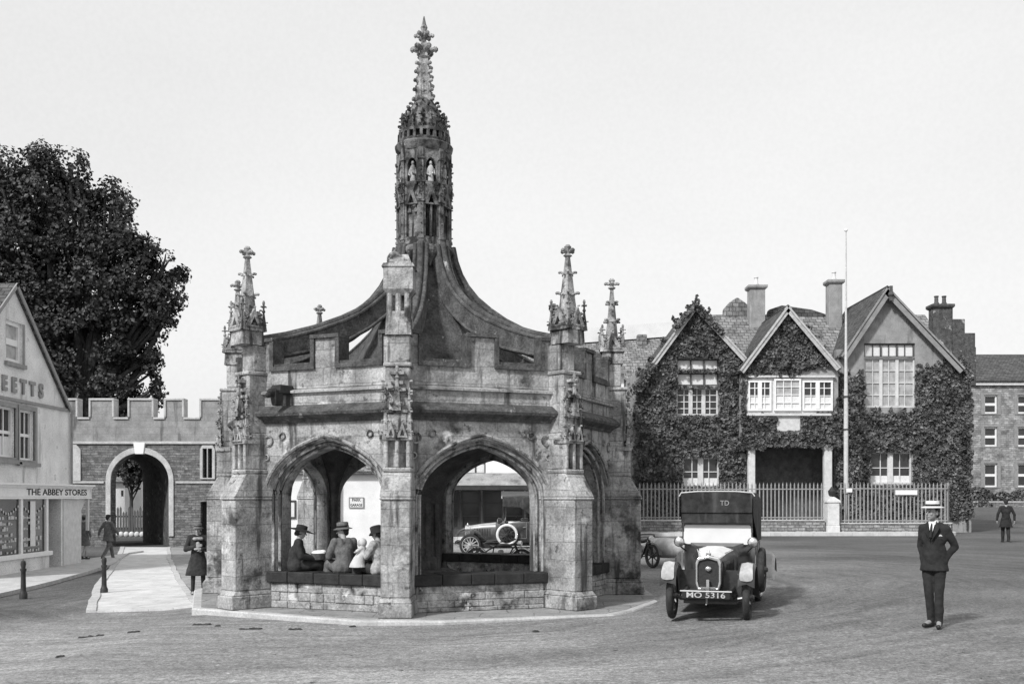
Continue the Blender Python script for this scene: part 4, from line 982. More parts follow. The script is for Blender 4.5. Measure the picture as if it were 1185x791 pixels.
# ---------------------------------------------------------------- trees
def tree(name,label,c,blobs,n,size,trunk,parent=None,seed=1,gap=.45,mt=None):
    t=thing(name,label,'tree',c); r=random.Random(seed); pts=[]
    tot=sum(b_[3]**2.0 for b_ in blobs)
    for (bx,by,bz,br) in blobs:
        m=int(n*br*br/tot); k=0
        while k<m:
            d=Vector((r.gauss(0,1),r.gauss(0,1),r.gauss(0,1))).normalized(); rr=br*r.uniform(.1,1.0)**.45*(1.0 if r.random()<.93 else r.uniform(1,1.14))
            rr*=1+.42*noise.noise(Vector((bx,by,bz))*.3+d*2.2)+.12*noise.noise(d*6+Vector((bx,0,bz)))
            p=Vector((bx,by,bz))+d*rr
            if noise.noise(p*.62+Vector((seed,0,0)))+.45*noise.noise(p*1.9)<-gap*.6: k+=.4; continue
            pts.append((p,(d+Vector((0,0,.3))))); k+=1
    leaves('crown',mt or m_leaf,pts,size,t)
    q=MB(); h=trunk[0]; w=trunk[1]
    q.lathe([(w*1.5,-.5),(w*1.1,.6),(w,h*.5),(w*.8,h)],12)
    for (bx,by,bz,br) in blobs:
        s=Vector((0,0,h*r.uniform(.75,1))); e=Vector((bx,by,bz)); mid=(s+e)/2+Vector((r.uniform(-.6,.6),r.uniform(-.6,.6),.6))
        q.tube([s-Vector((0,0,.6)),s,mid,e],[w*.5,w*.45,w*.28,w*.07],8)
        for _ in range(4):
            f=e+Vector((r.gauss(0,1),r.gauss(0,1),r.gauss(.3,1))).normalized()*br*.8; q.tube([mid+(e-mid)*r.uniform(.2,.9),(e+f)/2,f],[w*.14,w*.09,.03],6)
    q.build('trunk',m_bark,t,smooth=True); return t
TY=66; tc=P(88,560,TY); tc.z=-.5
def tb(px,py,r,dy=0): 
    q=P(px,py,TY+dy); return (q.x-tc.x,q.y-tc.y,q.z-tc.z,r)
bl=[]
for px_,py_,r_,d_ in [(48,188,1.35,0),(25,196,1.3,1),(2,196,1.4,-1),(-20,200,1.6,0),(82,194,1.3,0),(68,205,1.6,1),(55,225,2.4,-1),(20,230,2.6,1),(-15,240,3.2,0),(92,225,1.5,0),(112,240,1.2,1),(130,226,1.15,0),(140,244,1.1,-1),(100,265,2.2,0),(60,275,3.2,0),(128,275,2.0,-1),(148,284,1.35,0),(170,292,1.1,0),(20,290,3.4,0),(-20,310,4,0),(190,308,1.05,0),(206,318,.9,1),(160,318,2.0,0),(120,320,2.8,-1),(75,330,3.4,1),(190,336,1.3,0),(204,345,.75,0),(175,352,1.6,-1),(140,365,2.6,0),(30,350,3.6,0),(190,366,.95,0),(178,384,1.1,0),(100,390,3.2,0),(155,405,1.9,1),(55,400,3.4,0),(0,400,4,0),(176,408,.8,0),(140,430,2.3,0),(168,436,1.1,0),(100,440,3.2,1),(174,458,1.0,0),(150,462,1.7,0),(60,460,3.6,0),(-30,380,4,0)]: bl.append(tb(px_,py_,r_,d_))
tree('elm_tree','huge dark leafy elm towering behind the battlemented gateway',tuple(tc),bl,125000,.205,(6,.8),seed=3,gap=.12)
t2=P(152,612,66); 
tree('small_tree','small dark tree seen through the gateway arch before the white cottage',(t2.x,66,-.5),[(0.1,0,3.6,.75),(-.5,0,4.2,.8),(.5,.2,4.5,.8),(0,0,5.0,.8),(-1.2,0,4.6,.5),(1.0,0,3.5,.4)],2600,.2,(2.6,.12),seed=8,gap=.3)
# bushes at the foot of the far house
def bush(label,px,py,Y,r,n,s):
    q=P(px,py,Y); o=thing('bush',label,'bush',(q.x,Y,g(q.x,Y))); pts=[]
    for _ in range(n):
        d=Vector((rnd.gauss(0,1),rnd.gauss(0,1),abs(rnd.gauss(0,1)))).normalized(); pts.append((Vector((d.x*r,d.y*r*.8,d.z*r*1.1))*rnd.uniform(.5,1)**.5,d))
    leaves('foliage',m_bush,pts,s,o); b=MB(); b.tube([(0,0,-.1),(0,0,r*.7)],[.08,.03],6); b.build('stem',m_bark,o)
bush('dark rounded bush against the far house beside the ivy corner',1131,575,84,1.5,1500,.2)
bush('low garden bush right of the dark rounded one under the far house',1160,578,85,1.1,900,.18)
bush('scrubby bush at the right edge of the picture below the far house',1182,576,85,1.3,900,.18)
fw=thing('garden_wall','low stone garden wall in front of the far house','wall',(0,83,0)); b=MB(); xa=PX(1112,83); b.box(xa,xa+16,0,.35,g(20,83)-1,PZ(581,83)); b.build('masonry',m_rub,fw)
b=MB(); b.box(xa,xa+16,-.05,.4,PZ(581,83)+.002,PZ(579.5,83)); b.build('coping',m_kerb,fw)
# ---------------------------------------------------------------- shop on the left: its front faces +X
SX=-15.75
shop=thing('gabled_shop','roughcast gabled shop with pale shopfront at the left edge of the square','shop',(SX,32.6,g(SX,33)),R(90))
sg=g(SX,33)
def sy(px,X=SX): return X*F/(px-592.5)-32.6           # along-wall coordinate of a picture column on the plane X
def szz(px,py,X=SX): return PZ(py, X*F/(px-592.5))-sg
# after a quarter turn local +x runs along world +Y and local -y faces world +X
l0,l1=-3.95,sy(82)
ez=4.95-sg; az=8.45-sg
w_up=[(-1.1,.05,szz(12,532),szz(12,471)),( .25,1.35,szz(30,530),szz(30,470))]
w_up=[(-1.25,.12,3.05-sg,4.62-sg),(.35,sy(39.5),3.0-sg,4.62-sg)]
w_top=(-.45,sy(26),6.0-sg+.05,7.35-sg)
b=MB(); b.plate([(l0,0),(l1,0),(l1,ez),(0,az),(l0,ez)],[rect(*w) for w in w_up]+[rect(*w_top)],0,.35)
b.box(l1-.35,l1,.352,8,0,ez); b.box(l0,l0+.35,.352,8,0,ez)
b.build('wall',m_plaster,shop)
b=MB()
for s in (-1,1):
    roof_slab(b,(0,-.1,az+.1),(0,8.2,az+.1),(s*4.02,8.2,ez-.03),(s*4.02,-.1,ez-.03),.1)
b.build('roof',m_tiledk,shop)
b=MB()
for s in (-1,1): roof_slab(b,(0,-.15,az+.11),(0,-.104,az+.11),(s*4.03,-.104,ez-.02),(s*4.03,-.15,ez-.02),.12)
b.build('bargeboard',m_mid,shop)
for i,w in enumerate(w_up):
    window(shop,w[0],w[1],w[2],w[3],.1,3,2,True,m_white,m_glass,fw=.07,bar=.045,curtain=(.0,.42,m_curtain) if i==0 else None,label='white sash window with pale blind under the painted name' if i else None)
    b=MB(); b.plate(rect(w[0]-.14,w[1]+.14,w[2]-.1,w[3]+.14),[rect(w[0],w[1],w[2],w[3])],-.05,.03); b.box(w[0]-.2,w[1]+.2,-.14,-.052,w[2]-.2,w[2]-.08); b.build('window_surround',m_mid,shop)
window(shop,*w_top,.08,1,2,True,m_white,m_glassL,fw=.12,bar=.09)
b=MB(); b.box(w_top[0]-.12,w_top[1]+.12,-.1,.0-.003,w_top[2]-.14,w_top[2]-.01); b.box(w_top[1],w_top[1]+.12,-.03,-.003,w_top[2],w_top[3]); b.build('sill',m_mid,shop)
b=MB(); b.box(l0,l1,-.07,-.003,ez-.12,ez-.03); b.build('string_course',m_mid,shop)
b=MB(); b.tube([(l1-.12,-.08,.1),(l1-.12,-.08,ez-.2),(l1-.05,-.16,ez-.05)],.045,8); b.build('drainpipe',m_mid,shop)
# painted relief letters on the gable
for i,ch in enumerate('EETTS'):
    xx=-.62+i*.62; text('lettering',ch,.62,m_mid,shop,T(xx,-.03,5.3-sg+.02),.03,None,.03)
# shopfront
PXs=-14.9; dy=-(PXs-SX)                     # local y of the front plane
def s2(px): return PXs*F/(px-592.5)-32.6
e0,e1=-4.4,s2(104.5)
zf0,zf1=1.80-sg,2.17-sg
b=MB(); b.box(e0,e1,dy,dy+.09,zf0,zf1); fa=b.build('fascia',m_white,shop,bevel=.01)
b=MB(); b.box(e0-.05,e1+.07,dy-.16,.0,zf1,zf1+.06); b.box(e0-.05,e1+.04,dy-.08,dy+.1,zf1-.06,zf1-.002); b.box(e0,e1,dy-.05,dy+.1,zf0-.05,zf0-.002); b.box(e1-.005,e1+.055,dy-.02,0,zf0,zf1-.07); b.build('cornice',m_white,shop)
tx0,tx1=s2(30),s2(101)
text('lettering','THE ABBEY STORES',.28,m_letter,fa,T((tx0+tx1)/2,dy-.004,(zf0+zf1)/2-.03),.006,(tx1-tx0)*.98,.003)
zs_=.55
b=MB(); b.box(e0,s2(58)-.02,dy+.02,dy+.2,0,zs_-.04); b.build('stall_riser',m_plaster,shop)
b=MB(); b.box(e0,s2(58)+.06,dy-.07,dy+.25,zs_-.04,zs_+.1); b.build('window_sill',m_white,shop,bevel=.01)
posts=[e0+.05,-2.7,s2(25.5),s2(55)]
for i,x in enumerate(posts):
    b=MB(); b.box(x-.07,x+.07,dy,dy+.14,zs_+.1,zf0-.05); b.build('mullion',m_white,shop)
for a,c in zip(posts,posts[1:]):
    b=MB(); b.box(a+.07,c-.07,dy+.07,dy+.09,zs_+.1,zf0-.05); 
    gl=b.build('shop_window',m_glass,shop)
# goods in the window: strings of white tins and paper on shelves, in front of the dark glass line
for a,c in zip(posts,posts[1:]):
    q=MB(); n=0
    for row in range(7):
        z=zs_+.14+row*.17
        for i in range(int((c-a-.3)/.13)):
            if rnd.random()<.45: continue
            x=a+.16+i*.13+rnd.uniform(-.02,.02); s=rnd.uniform(.03,.055); q.box(x-s,x+s,dy+.045,dy+.067,z,z+s*rnd.uniform(1.5,2.6))
    for i in range(9):
        t=i/8; x=a+.15+(c-a-.3)*t; q.ell((x,dy+.05,zf0-.28-.22*math.sin(t*math.pi)),.035,.02,.045,8,5)
    q.build('window_display',m_palecloth,shop)['kind']='stuff'
    if c==posts[-1]: q=MB(); q.box(a+.62,a+.95,dy+.03,dy+.045,zs_+.3,zf0-.12); q.build('show_card',m_curtain,shop)
# recessed door and end pier
da,db=s2(57.5),s2(72)
b=MB(); b.box(da,db+.1,-.08,-.03,.12,zf0-.06); 
b.build('door',m_dkpaint,shop)
b=MB(); 
for x in (da+.15,(da+db)/2,db-.12): b.box(x-.03,x+.03,-.12,-.085,.15,zf0-.1)
b.build('door_stile',m_mid,shop)
b=MB(); b.box(s2(58.5),s2(58.5)+.1,dy+.16,-.01,0,zf0-.05); b.build('door_reveal',m_dkpaint,shop)
b=MB(); b.box(db,db+.12,dy+.04,-.01,0,zf0-.05); b.box(db+.121,l1,-.3,-.003,0,zf0-.05); b.build('end_pier',m_plaster,shop)
b=MB(); b.box(s2(74),s2(74)+.08,dy+.01,dy+.12,0,zf0-.05); b.box(e1-.16,e1-.06,dy+.01,dy+.1,1.2,zf0-.05)
b.plate([(s2(74)+.08,0),(e1-.5,0),(e1-.5,zf0-.45),(e1-.1,zf0-.06),(s2(74)+.08,zf0-.06)],[],dy+.11,dy+.16)
b.build('end_panel',m_cream,shop)
# bollards
for px,py,lab in ((27,690,'short cast iron bollard standing on the cobbles before the shop window'),(120.5,685,'dark cast iron bollard standing at the corner of the flagged path')):
    Y=23.9 if px<50 else 25.0; x=PX(px,Y); o=thing('bollard',lab,'bollard',(x,Y,g(x,Y)),group='cast iron bollards')
    b=MB(); b.lathe([(.09,-.1),(.09,.12),(.07,.16),(.06,.2),(.052,.62),(.07,.66),(.07,.7)],14); b.build('post',m_irondk,o,smooth=40)
    b=MB(); b.lathe([(.045,.7),(.05,.74),(.062,.8),(.05,.87),(.01,.9)],14); b.build('knob',m_irondk,o,smooth=40)
# ---------------------------------------------------------------- motor cars (front towards local -y, front axle at y=0)
def wheel(parent, x, y, r=.385, w=.115, z=None, spokes=12, tyre=None, rim=None, ax='x', name='wheel', tilt=0):
    o=bpy.data.objects.new(name,None); COL.objects.link(o); o.empty_display_size=.1; o.parent=parent; o.location=(x,y,r if z is None else z)
    o.rotation_euler=(0,0,tilt)
    b=MB(); n=32; rings=[]
    for k in range(n):
        a=2*math.pi*k/n
        rings.append([((math.cos(t))*w/2, (r-w*.46+math.sin(t)*w*.46)*math.cos(a), (r-w*.46+math.sin(t)*w*.46)*math.sin(a)) for t in [2*math.pi*j/10 for j in range(10)]])
    m=10; vs=[p for q in rings for p in q]; fs=[(i*m+j,i*m+(j+1)%m,((i+1)%n)*m+(j+1)%m,((i+1)%n)*m+j) for i in range(n) for j in range(m)]
    b.add(vs,fs); b.build('tyre',tyre or m_tyre,o,smooth=True)
    b=MB(); rr=r-w*.85
    b.push(RY(math.pi/2)); b.loft([[(q*math.cos(2*math.pi*k/28),q*math.sin(2*math.pi*k/28),h) for k in range(28)] for q,h in ((rr+.02,-.035),(rr+.02,.035),(rr-.015,.035),(rr-.015,-.035),(rr+.02,-.035))],cap=False)
    b.lathe([(.02,-.075),(.05,-.06),(.055,.05),(.035,.1),(.01,.105)],12)
    for k in range(spokes):
        a=2*math.pi*k/spokes; b.tube([(.045*math.cos(a),.045*math.sin(a),0),(rr*math.cos(a),rr*math.sin(a),0)],[.022,.014] if spokes<20 else .006,6)
    b.pop(); b.build('rim',rim or m_carblk,o,smooth=40)
    return o
def make_car(name,label,loc,rz,bonnet,lamps,plate=None,emblem=None,hub_spare=m_tyre,hood_open=False,rims=None,fl=None,fender_m=None):
    c=thing(name,label,'car',loc,rz,None)
    wb=2.75; tr=.60; fl=fl or m_carlt; fender_m=fender_m or m_carblk
    for sx in (-1,1):
        wheel(c,sx*tr,0,rim=rims); wheel(c,sx*tr,wb,rim=rims)
    b=MB()                                            # frame, axles, springs, and an added dark tray
    for sx in (-1,1):
        b.tube([(sx*.34,-.52,.5),(sx*.35,-.3,.47),(sx*.38,.2,.53),(sx*.4,wb+.1,.55),(sx*.4,wb+.5,.5)],.035,6)
        b.tube([(sx*.36,-.5,.44),(sx*.36,-.25,.38),(sx*.36,0,.35),(sx*.36,.3,.38),(sx*.36,.5,.44)],.028,6)
    b.tube([(-tr,0,.38),(-.35,0,.33),(.35,0,.33),(tr,0,.38)],.03,8); b.tube([(-tr,wb,.385),(tr,wb,.385)],.05,8); b.ell((0,wb,.385),.13,.15,.14)
    b.box(-.42,.42,.02,2.9,.26,.44); b.box(-.5,.5,.12,.16,.3,.8); b.tube([(-.34,-.5,.5),(.34,-.5,.5)],.02,6); b.box(-.35,.35,-.28,wb,.45,.49)  # black tray and apron added to darken the space under the car
    b.build('chassis_and_shade_tray',m_carblk,c,smooth=40)
    # radiator
    rz0=.5; rt=1.05
    def radpoly(w,z0,z1): return [(-w*.86,z0),(w*.86,z0),(w,z0+.1),(w,z1-.12),(w*.85,z1-.04),(0,z1),(-w*.85,z1-.04),(-w,z1-.12),(-w,z0+.1)]
    b=MB(); b.plate(radpoly(.2,rz0,rt),[radpoly(.168,rz0+.035,rt-.05)],-.2,-.02); rd=b.build('radiator',m_nickel,c,bevel=.012,seg=2)
    b=MB(); b.plate(radpoly(.18,rz0+.03,rt-.04),[],-.16,-.06); b.build('core',m_core,rd)
    b=MB(); b.push(T(0,-.115,0)); b.lathe([(.035,rt-.02),(.04,rt+.03),(.02,rt+.05),(.015,rt+.08)],10); b.pop(); b.box(-.022,.022,-.26,-.2,rz0-.1,rz0+.17); b.box(-.12,.12,-.215,-.195,rz0+.02,rz0+.05); b.ell((0,-.2,.84),.05,.02,.04,8,6); b.build('badge',m_nickel,rd,smooth=40)
    # bonnet
    def bpoly(w,z0,z1,y): return [(-w*.95,y,z0),(-w,y,z1-.16),(-w*.8,y,z1-.05),(-w*.35,y,z1-.005),(0,y,z1),(w*.35,y,z1-.005),(w*.8,y,z1-.05),(w,y,z1-.16),(w*.95,y,z0)]
    b=MB(); b.loft([bpoly(.19,.54,rt-.015,-.03),bpoly(.28,.53,1.11,.45),bpoly(.37,.52,1.15,.88)]); 
    bo=b.build('bonnet_side',m_carblk,c,smooth=35)
    b=MB(); ins=lambda w,z1,y:[(-w*.83,y,z1-.055),(-w*.35,y,z1+.004),(0,y,z1+.009),(w*.35,y,z1+.004),(w*.83,y,z1-.055)]
    b.loft([ins(.19,rt-.015,-.03),ins(.28,1.11,.45),ins(.37,1.15,.88)],cap=False,closed=False); b.build('bonnet_top',bonnet,c,smooth=50)
    for sx in (-1,1):
        b=MB()
        for i in range(7): b.box(*sorted((sx*(.225+i*.0155),sx*(.245+i*.0155))),.12+i*.09,.15+i*.09,.72,.95)
        b.build('louvre',m_dkpaint,bo)
    # scuttle and tub
    def ring(w,z0,z1,y,rr=.1): return [(-w*.9,y,z0),(-w,y,z0+.12),(-w,y,z1-rr),(-w+rr*.5,y,z1),(w-rr*.5,y,z1),(w,y,z1-rr),(w,y,z0+.12),(w*.9,y,z0)]
    b=MB(); b.loft([ring(.375,.5,1.15,.88,.16),ring(.52,.48,1.2,1.22,.12),ring(.6,.46,1.2,1.5,.06),ring(.63,.46,1.2,2.1,.06),ring(.63,.46,1.24,2.7,.08),ring(.56,.5,1.26,3.1,.12),ring(.46,.6,1.1,3.3,.16)])
    bd=b.build('body',m_carblk,c,smooth=35)
    b=MB()
    for sx in (-1,1):
        for y0,y1 in ((1.42,1.95),(2.1,2.62)):
            b.box(sx*.632-.006,sx*.632+.006,y0,y0+.012,.62,1.18); b.box(sx*.632-.006,sx*.632+.006,y1,y1+.012,.62,1.18); b.box(sx*.632-.006,sx*.632+.006,y0,y1,.61,.622)
            b.tube([(sx*.66,y1-.12,1.0),(sx*.66,y1-.02,1.0)],.012,6)
    b.build('door_edge',m_mid,bd)
    # windscreen: lower half, opened upper half
    b=MB(); b.push(T(0,1.24,0)); fr_=[rect(-.585,.585,1.24,1.96)]
    b.plate(rect(-.6,.6,1.15,2.03),[rect(-.57,.57,1.18,1.505),rect(-.57,.57,1.535,2.0)],-.015,.015); b.pop(); ws=b.build('windscreen',m_carblk,c)
    def rrect(x0,x1,z0,z1,r):
        o=[]
        for cx,cz_,a0 in ((x1-r,z0+r,-90),(x1-r,z1-r,0),(x0+r,z1-r,90),(x0+r,z0+r,180)):
            for i in range(5): a=R(a0+i*22.5); o.append((cx+r*math.cos(a),cz_+r*math.sin(a)))
        return o
    b=MB(); b.push(T(0,1.2,1.17)).push(RX(R(-10))).push(T(0,0,-1.17)); b.plate(rrect(-.575,.575,1.17,1.52,.07),[],-.012,.0); b.pop().pop().pop(); b.build('screen_glass',m_screen,ws)
    b=MB(); b.box(-.57,.57,1.236,1.244,1.535,2.0); b.build('upper_glass',m_glass,ws)
    # hood
    def hring(w,z0,z1,y): return [(-w,y,z0),(-w*1.0,y,z1-.12),(-w*.93,y,z1-.03),(-w*.4,y,z1+.01),(0,y,z1+.02),(w*.4,y,z1+.01),(w*.93,y,z1-.03),(w,y,z1-.12),(w,y,z0)]
    b=MB(); hz_=2.06
    rings=[hring(.615,1.72 if hood_open else 1.66,hz_,1.12),hring(.65,1.24,hz_+.03,1.75) if not hood_open else hring(.65,1.7,hz_+.03,1.75),hring(.65,1.22,hz_+.02,2.4),hring(.64,1.2,hz_-.02,2.95),hring(.6,1.2,hz_-.3,3.22)]
    b.loft(rings,cap=False,closed=False); b.loft([[(p[0]*.98,p[1],p[2]-.015) for p in r] for r in rings],cap=False,closed=False)
    b.plate([(p[0],p[2]) for p in hring(.6,1.2,hz_-.3,0)],[],3.215,3.23)
    b.box(-.6,.6,1.1,1.14,1.72 if not hood_open else 1.97,2.07)   # front curtain of the hood
    if not hood_open: b.box(-.6,.6,1.13,1.15,1.54,2.06)
    hd=b.build('hood',m_canvas,c,smooth=40)
    b=MB(); b.tube([(-.64,1.11,2.0),(-.6,1.1,2.06),(-.3,1.1,2.085),(.3,1.1,2.085),(.6,1.1,2.06),(.64,1.11,2.0)],.011,6); b.build('hood_edge',m_canvlt,hd,smooth=True)
    if emblem:
        text('emblem',emblem,.12,m_iron,hd,T(.14,1.094,1.88),.002,.15,.0)
    # wings and running boards
    for sx in (-1,1):
        b=MB(); path=[(-.44,.62),(-.43,.74),(-.34,.86),(-.12,.93),(.12,.92),(.32,.83),(.5,.65),(.68,.44),(.85,.34)]
        o_=[]; 
        for (y,z) in path: o_.append([(sx*(tr-.12),y,z-.05),(sx*(tr-.09),y,z),(sx*(tr+.02),y,z+.02),(sx*(tr+.11),y,z),(sx*(tr+.14),y,z-.05),(sx*(tr+.12),y,z-.045),(sx*(tr+.02),y,z+.005),(sx*(tr-.09),y,z-.02)])
        b.loft(o_); w1=b.build('front_wing',fender_m,c,smooth=45)
        # paler grey front of the wing
        q=MB(); pass
        q.loft([[(sx*(tr-.07),-.455,.68),(sx*(tr+.02),-.475,.67),(sx*(tr+.09),-.455,.68)],[(sx*(tr-.09),-.455,.71),(sx*(tr+.02),-.48,.71),(sx*(tr+.115),-.455,.71)],[(sx*(tr-.09),-.445,.79),(sx*(tr+.02),-.475,.8),(sx*(tr+.115),-.445,.79)],[(sx*(tr-.08),-.36,.875),(sx*(tr+.02),-.375,.9),(sx*(tr+.105),-.36,.875)],[(sx*(tr-.07),-.2,.935),(sx*(tr+.02),-.2,.955),(sx*(tr+.1),-.2,.935)]],cap=False,closed=False)
        q.build('wing_front',fl,w1,smooth=60)
        b=MB(); o_=[]
        for i in range(8):
            a=R(165-i*20); y=wb-.02+.5*math.cos(a); z=.45+.52*math.sin(a)
            o_.append([(sx*(tr-.12),y,z-.03),(sx*(tr-.1),y,z),(sx*(tr+.26),y,z-.01),(sx*(tr+.31),y,z-.09),(sx*(tr+.27),y,z-.05)])
        b.loft(o_); b.build('rear_wing',fl if sx>0 else fender_m,c,smooth=45)
        b=MB(); b.box(sx*tr-.13,sx*tr+.15,.8,2.3,.33,.36); b.box(sx*tr-.135,sx*tr+.155,.8,2.3,.325,.332); rb=b.build('running_board',m_carblk,c)
        b=MB(); b.box(sx*(tr+.16)-.012,sx*(tr+.16)+.012,.8,2.3,.335,.365); b.build('edge_strip',m_carlt,rb)
    # lamps
    for sx in (-1,1):
        b=MB(); b.push(T(sx*.62,1.0,1.22)).push(RX(math.pi/2)); b.lathe([(.02,-.12),(.06,-.08),(.085,.0),(.092,.04),(.08,.045)],16); b.pop().pop(); b.tube([(sx*.52,1.12,1.05),(sx*.61,1.02,1.14)],.014,6)
        l=b.build('side_lamp',m_carblk,c,smooth=40)
        b=MB(); b.push(T(sx*.62,1.0,1.22)).push(RX(math.pi/2)); b.lathe([(.078,.044),(.06,.058),(.01,.066)],16); b.pop().pop(); b.build('lens',lamps,l,smooth=True)
    # starting handle, number plate, bumper iron
    b=MB(); b.tube([(0,-.2,.42),(0,-.4,.42),(0,-.4,.3),(0,-.48,.3)],.014,6); b.build('starting_handle',m_mid,c)
    b=MB(); b.box(-.37,.37,-.55,-.53,.395,.5); np=b.build('number_plate',m_leather,c)
    b=MB(); b.box(-.4,.4,-.548,-.528,.503,.52); b.build('plate_bar',m_canvlt,np)
    if plate: text('number',plate,.12,m_board,np,T(0,-.551,.447),.003,.6,.0015)
    # steering wheel and seats
    b=MB(); b.push(T(-.28,1.55,1.22)).push(RX(R(60)))
    b.add(*torus(.2,.014)); 
    for k in range(4): a=k*math.pi/2; b.tube([(0,0,0),(.2*math.cos(a),.2*math.sin(a),0)],.01,5)
    b.pop().pop(); b.build('steering_wheel',m_leather,c,smooth=True)
    b=MB(); b.box(-.52,.52,1.75,2.05,.7,1.3); b.build('seat',m_leather,c,bevel=.06,seg=3)
    # spare wheel on the near side
    wheel(c,tr+.15,1.28,.385,.115,.385+.36,12,hub_spare,None,name='spare_wheel')
    return c
def torus(Rr,r,n=24,m=8):
    vs=[((Rr+r*math.cos(2*math.pi*j/m))*math.cos(2*math.pi*i/n),(Rr+r*math.cos(2*math.pi*j/m))*math.sin(2*math.pi*i/n),r*math.sin(2*math.pi*j/m)) for i in range(n) for j in range(m)]
    return vs,[(i*m+j,i*m+(j+1)%m,((i+1)%n)*m+(j+1)%m,((i+1)%n)*m+j) for i in range(n) for j in range(m)]
cy_=16.7; cxx=PX(821,cy_)
make_car('vintage_car','black open tourer with raised hood and pale windscreen parked facing the viewer',(cxx,cy_,g(cxx,cy_)),R(-17),m_bonnet,m_nickel,'MO 5316','TD',fender_m=m_carblk)
Y2=36.6; x2=PX(545,Y2)
make_car('vintage_car','side-on tourer with pale ringed spare wheel seen through the right arch',(x2,Y2,g(x2,Y2)),R(-90),m_carlt,m_nickel,None,None,m_tyrelt,True,fl=m_carblk,rims=m_carlt)
# ---------------------------------------------------------------- motor bicycles
def motorbike(label,loc,rz,s=1.0,side=0):
    o=thing('motorcycle',label,'motorcycle',loc,rz,'motorcycles left in the square'); 
    wheel(o,0,0,.33*s,.07,spokes=6 if s==1 else 6,rim=m_irondk); wheel(o,0,1.35,.33*s,.07,spokes=6,rim=m_irondk)
    b=MB(); b.tube([(0,0,.33),(0,.22,.82)],.022,8); b.tube([(-.05,0,.33),(-.05,.2,.75)],.015,6); b.tube([(.05,0,.33),(.05,.2,.75)],.015,6)
    b.tube([(0,.22,.78),(0,.75,.72),(0,1.0,.6),(0,1.35,.33)],.02,8); b.tube([(0,.24,.7),(0,.5,.28),(0,.9,.28),(0,1.35,.33)],.02,8); b.tube([(0,.9,.28),(0,.82,.72)],.018,8); b.build('frame',m_irondk,o,smooth=True)
    b=MB(); b.tube([(-.36,.42,.86),(-.28,.3,.9),(-.1,.24,.92),(.1,.24,.92),(.28,.3,.9),(.36,.42,.86)],.016,8); b.ell((-.36,.44,.855),.02,.06,.02); b.ell((.36,.44,.855),.02,.06,.02); b.build('handlebar',m_irondk,o,smooth=True)
    b=MB(); b.ell((0,.52,.73),.09,.24,.07); b.build('tank',m_carblk,o,smooth=True)
    b=MB(); b.ell((0,.93,.8),.12,.17,.05); b.ell((0,.8,.8),.05,.12,.04); b.build('saddle',m_leather,o,smooth=True)
    b=MB(); b.lathe([(.1,.3),(.12,.36),(.08,.4),(.08,.58),(.05,.62)],12,(0,.62)); b.ell((0,.66,.3),.1,.16,.09); b.tube([(.06,.6,.5),(.14,.5,.3),(.14,1.2,.24)],.02,6); b.build('engine',m_mid,o,smooth=40)
    b=MB()
    for cy in (0,1.35):
        rr=[]
        for i in range(9):
            a=R(10+i*20); y=cy+.38*math.cos(a); z=.33+.38*math.sin(a); rr.append([(-.05,y,z-.02),(0,y,z),(.05,y,z-.02),(0,y,z-.012)])
        b.loft(rr)
    b.build('mudguard',m_carblk,o,smooth=50)
    if side:
        b=MB(); rr=[]
        for y,w_,z0,z1 in ((-.62,.06,.5,.62),(-.5,.2,.34,.72),(-.2,.27,.26,.8),(.3,.3,.24,.82),(.9,.28,.26,.78),(1.4,.16,.34,.66)): rr.append([(side+w_*math.cos(t*math.pi/7),y,(z0+z1)/2+(z1-z0)/2*math.sin(t*math.pi/7)) for t in range(14)])
        b.loft(rr); sc_=b.build('sidecar',m_carlt,o,smooth=50)
        b=MB(); b.tube([(0,.3,.35),(side,.3,.3)],.02,6); b.tube([(0,1.2,.35),(side,1.2,.3)],.02,6); b.build('sidecar_strut',m_irondk,o)
    b=MB(); b.push(T(0,.05,.8)).push(RX(math.pi/2)); b.lathe([(.02,-.1),(.07,-.04),(.08,.03),(.07,.04)],14); b.pop().pop(); b.build('headlamp',m_nickel,o,smooth=40)
    return o
x=PX(755,28.3); motorbike('motorcycle parked behind the tourer at the right corner of the cross',(x,28.3,g(x,28.3)),R(28),side=.62)
x=PX(604,28.0); motorbike('motorcycle half hidden behind the low wall in the right arch',(x,28.0,g(x,28)),R(68))
# ---------------------------------------------------------------- people: local frame faces -y
def V3(*a): return Vector(a)
def hand(b, wrist, d, up, s=1.0, curl=.5):
    """palm and five bent fingers; d = direction of the hand, up = back of the hand normal"""
    d=Vector(d).normalized(); up=(Vector(up)-d*Vector(up).dot(d)).normalized(); sd=d.cross(up)
    w=Vector(wrist); rot=Matrix((sd,d,up)).transposed()
    b.ell(w+d*.05*s,.04*s,.055*s,.017*s,12,8,rot)
    for i,(o_,L_) in enumerate(((-.03,.068),(-.010,.078),(.010,.074),(.029,.058))):
        p=w+d*.085*s+sd*o_*s; q=p+(d*math.cos(curl*.5)-up*math.sin(curl*.5))*L_*.55*s; r=q+(d*math.cos(curl*1.6)-up*math.sin(curl*1.6))*L_*.5*s
        b.cone(p,q,.0095*s,.009*s,8); b.cone(q,r,.009*s,.0075*s,8)
    p=w+d*.03*s-sd*.034*s; q=p+(d*.6-sd*.6-up*.3).normalized()*.036*s; r=q+(d*.9-sd*.1-up*.35).normalized()*.03*s
    b.cone(p,q,.012*s,.0105*s,8); b.cone(q,r,.0105*s,.009*s,8)
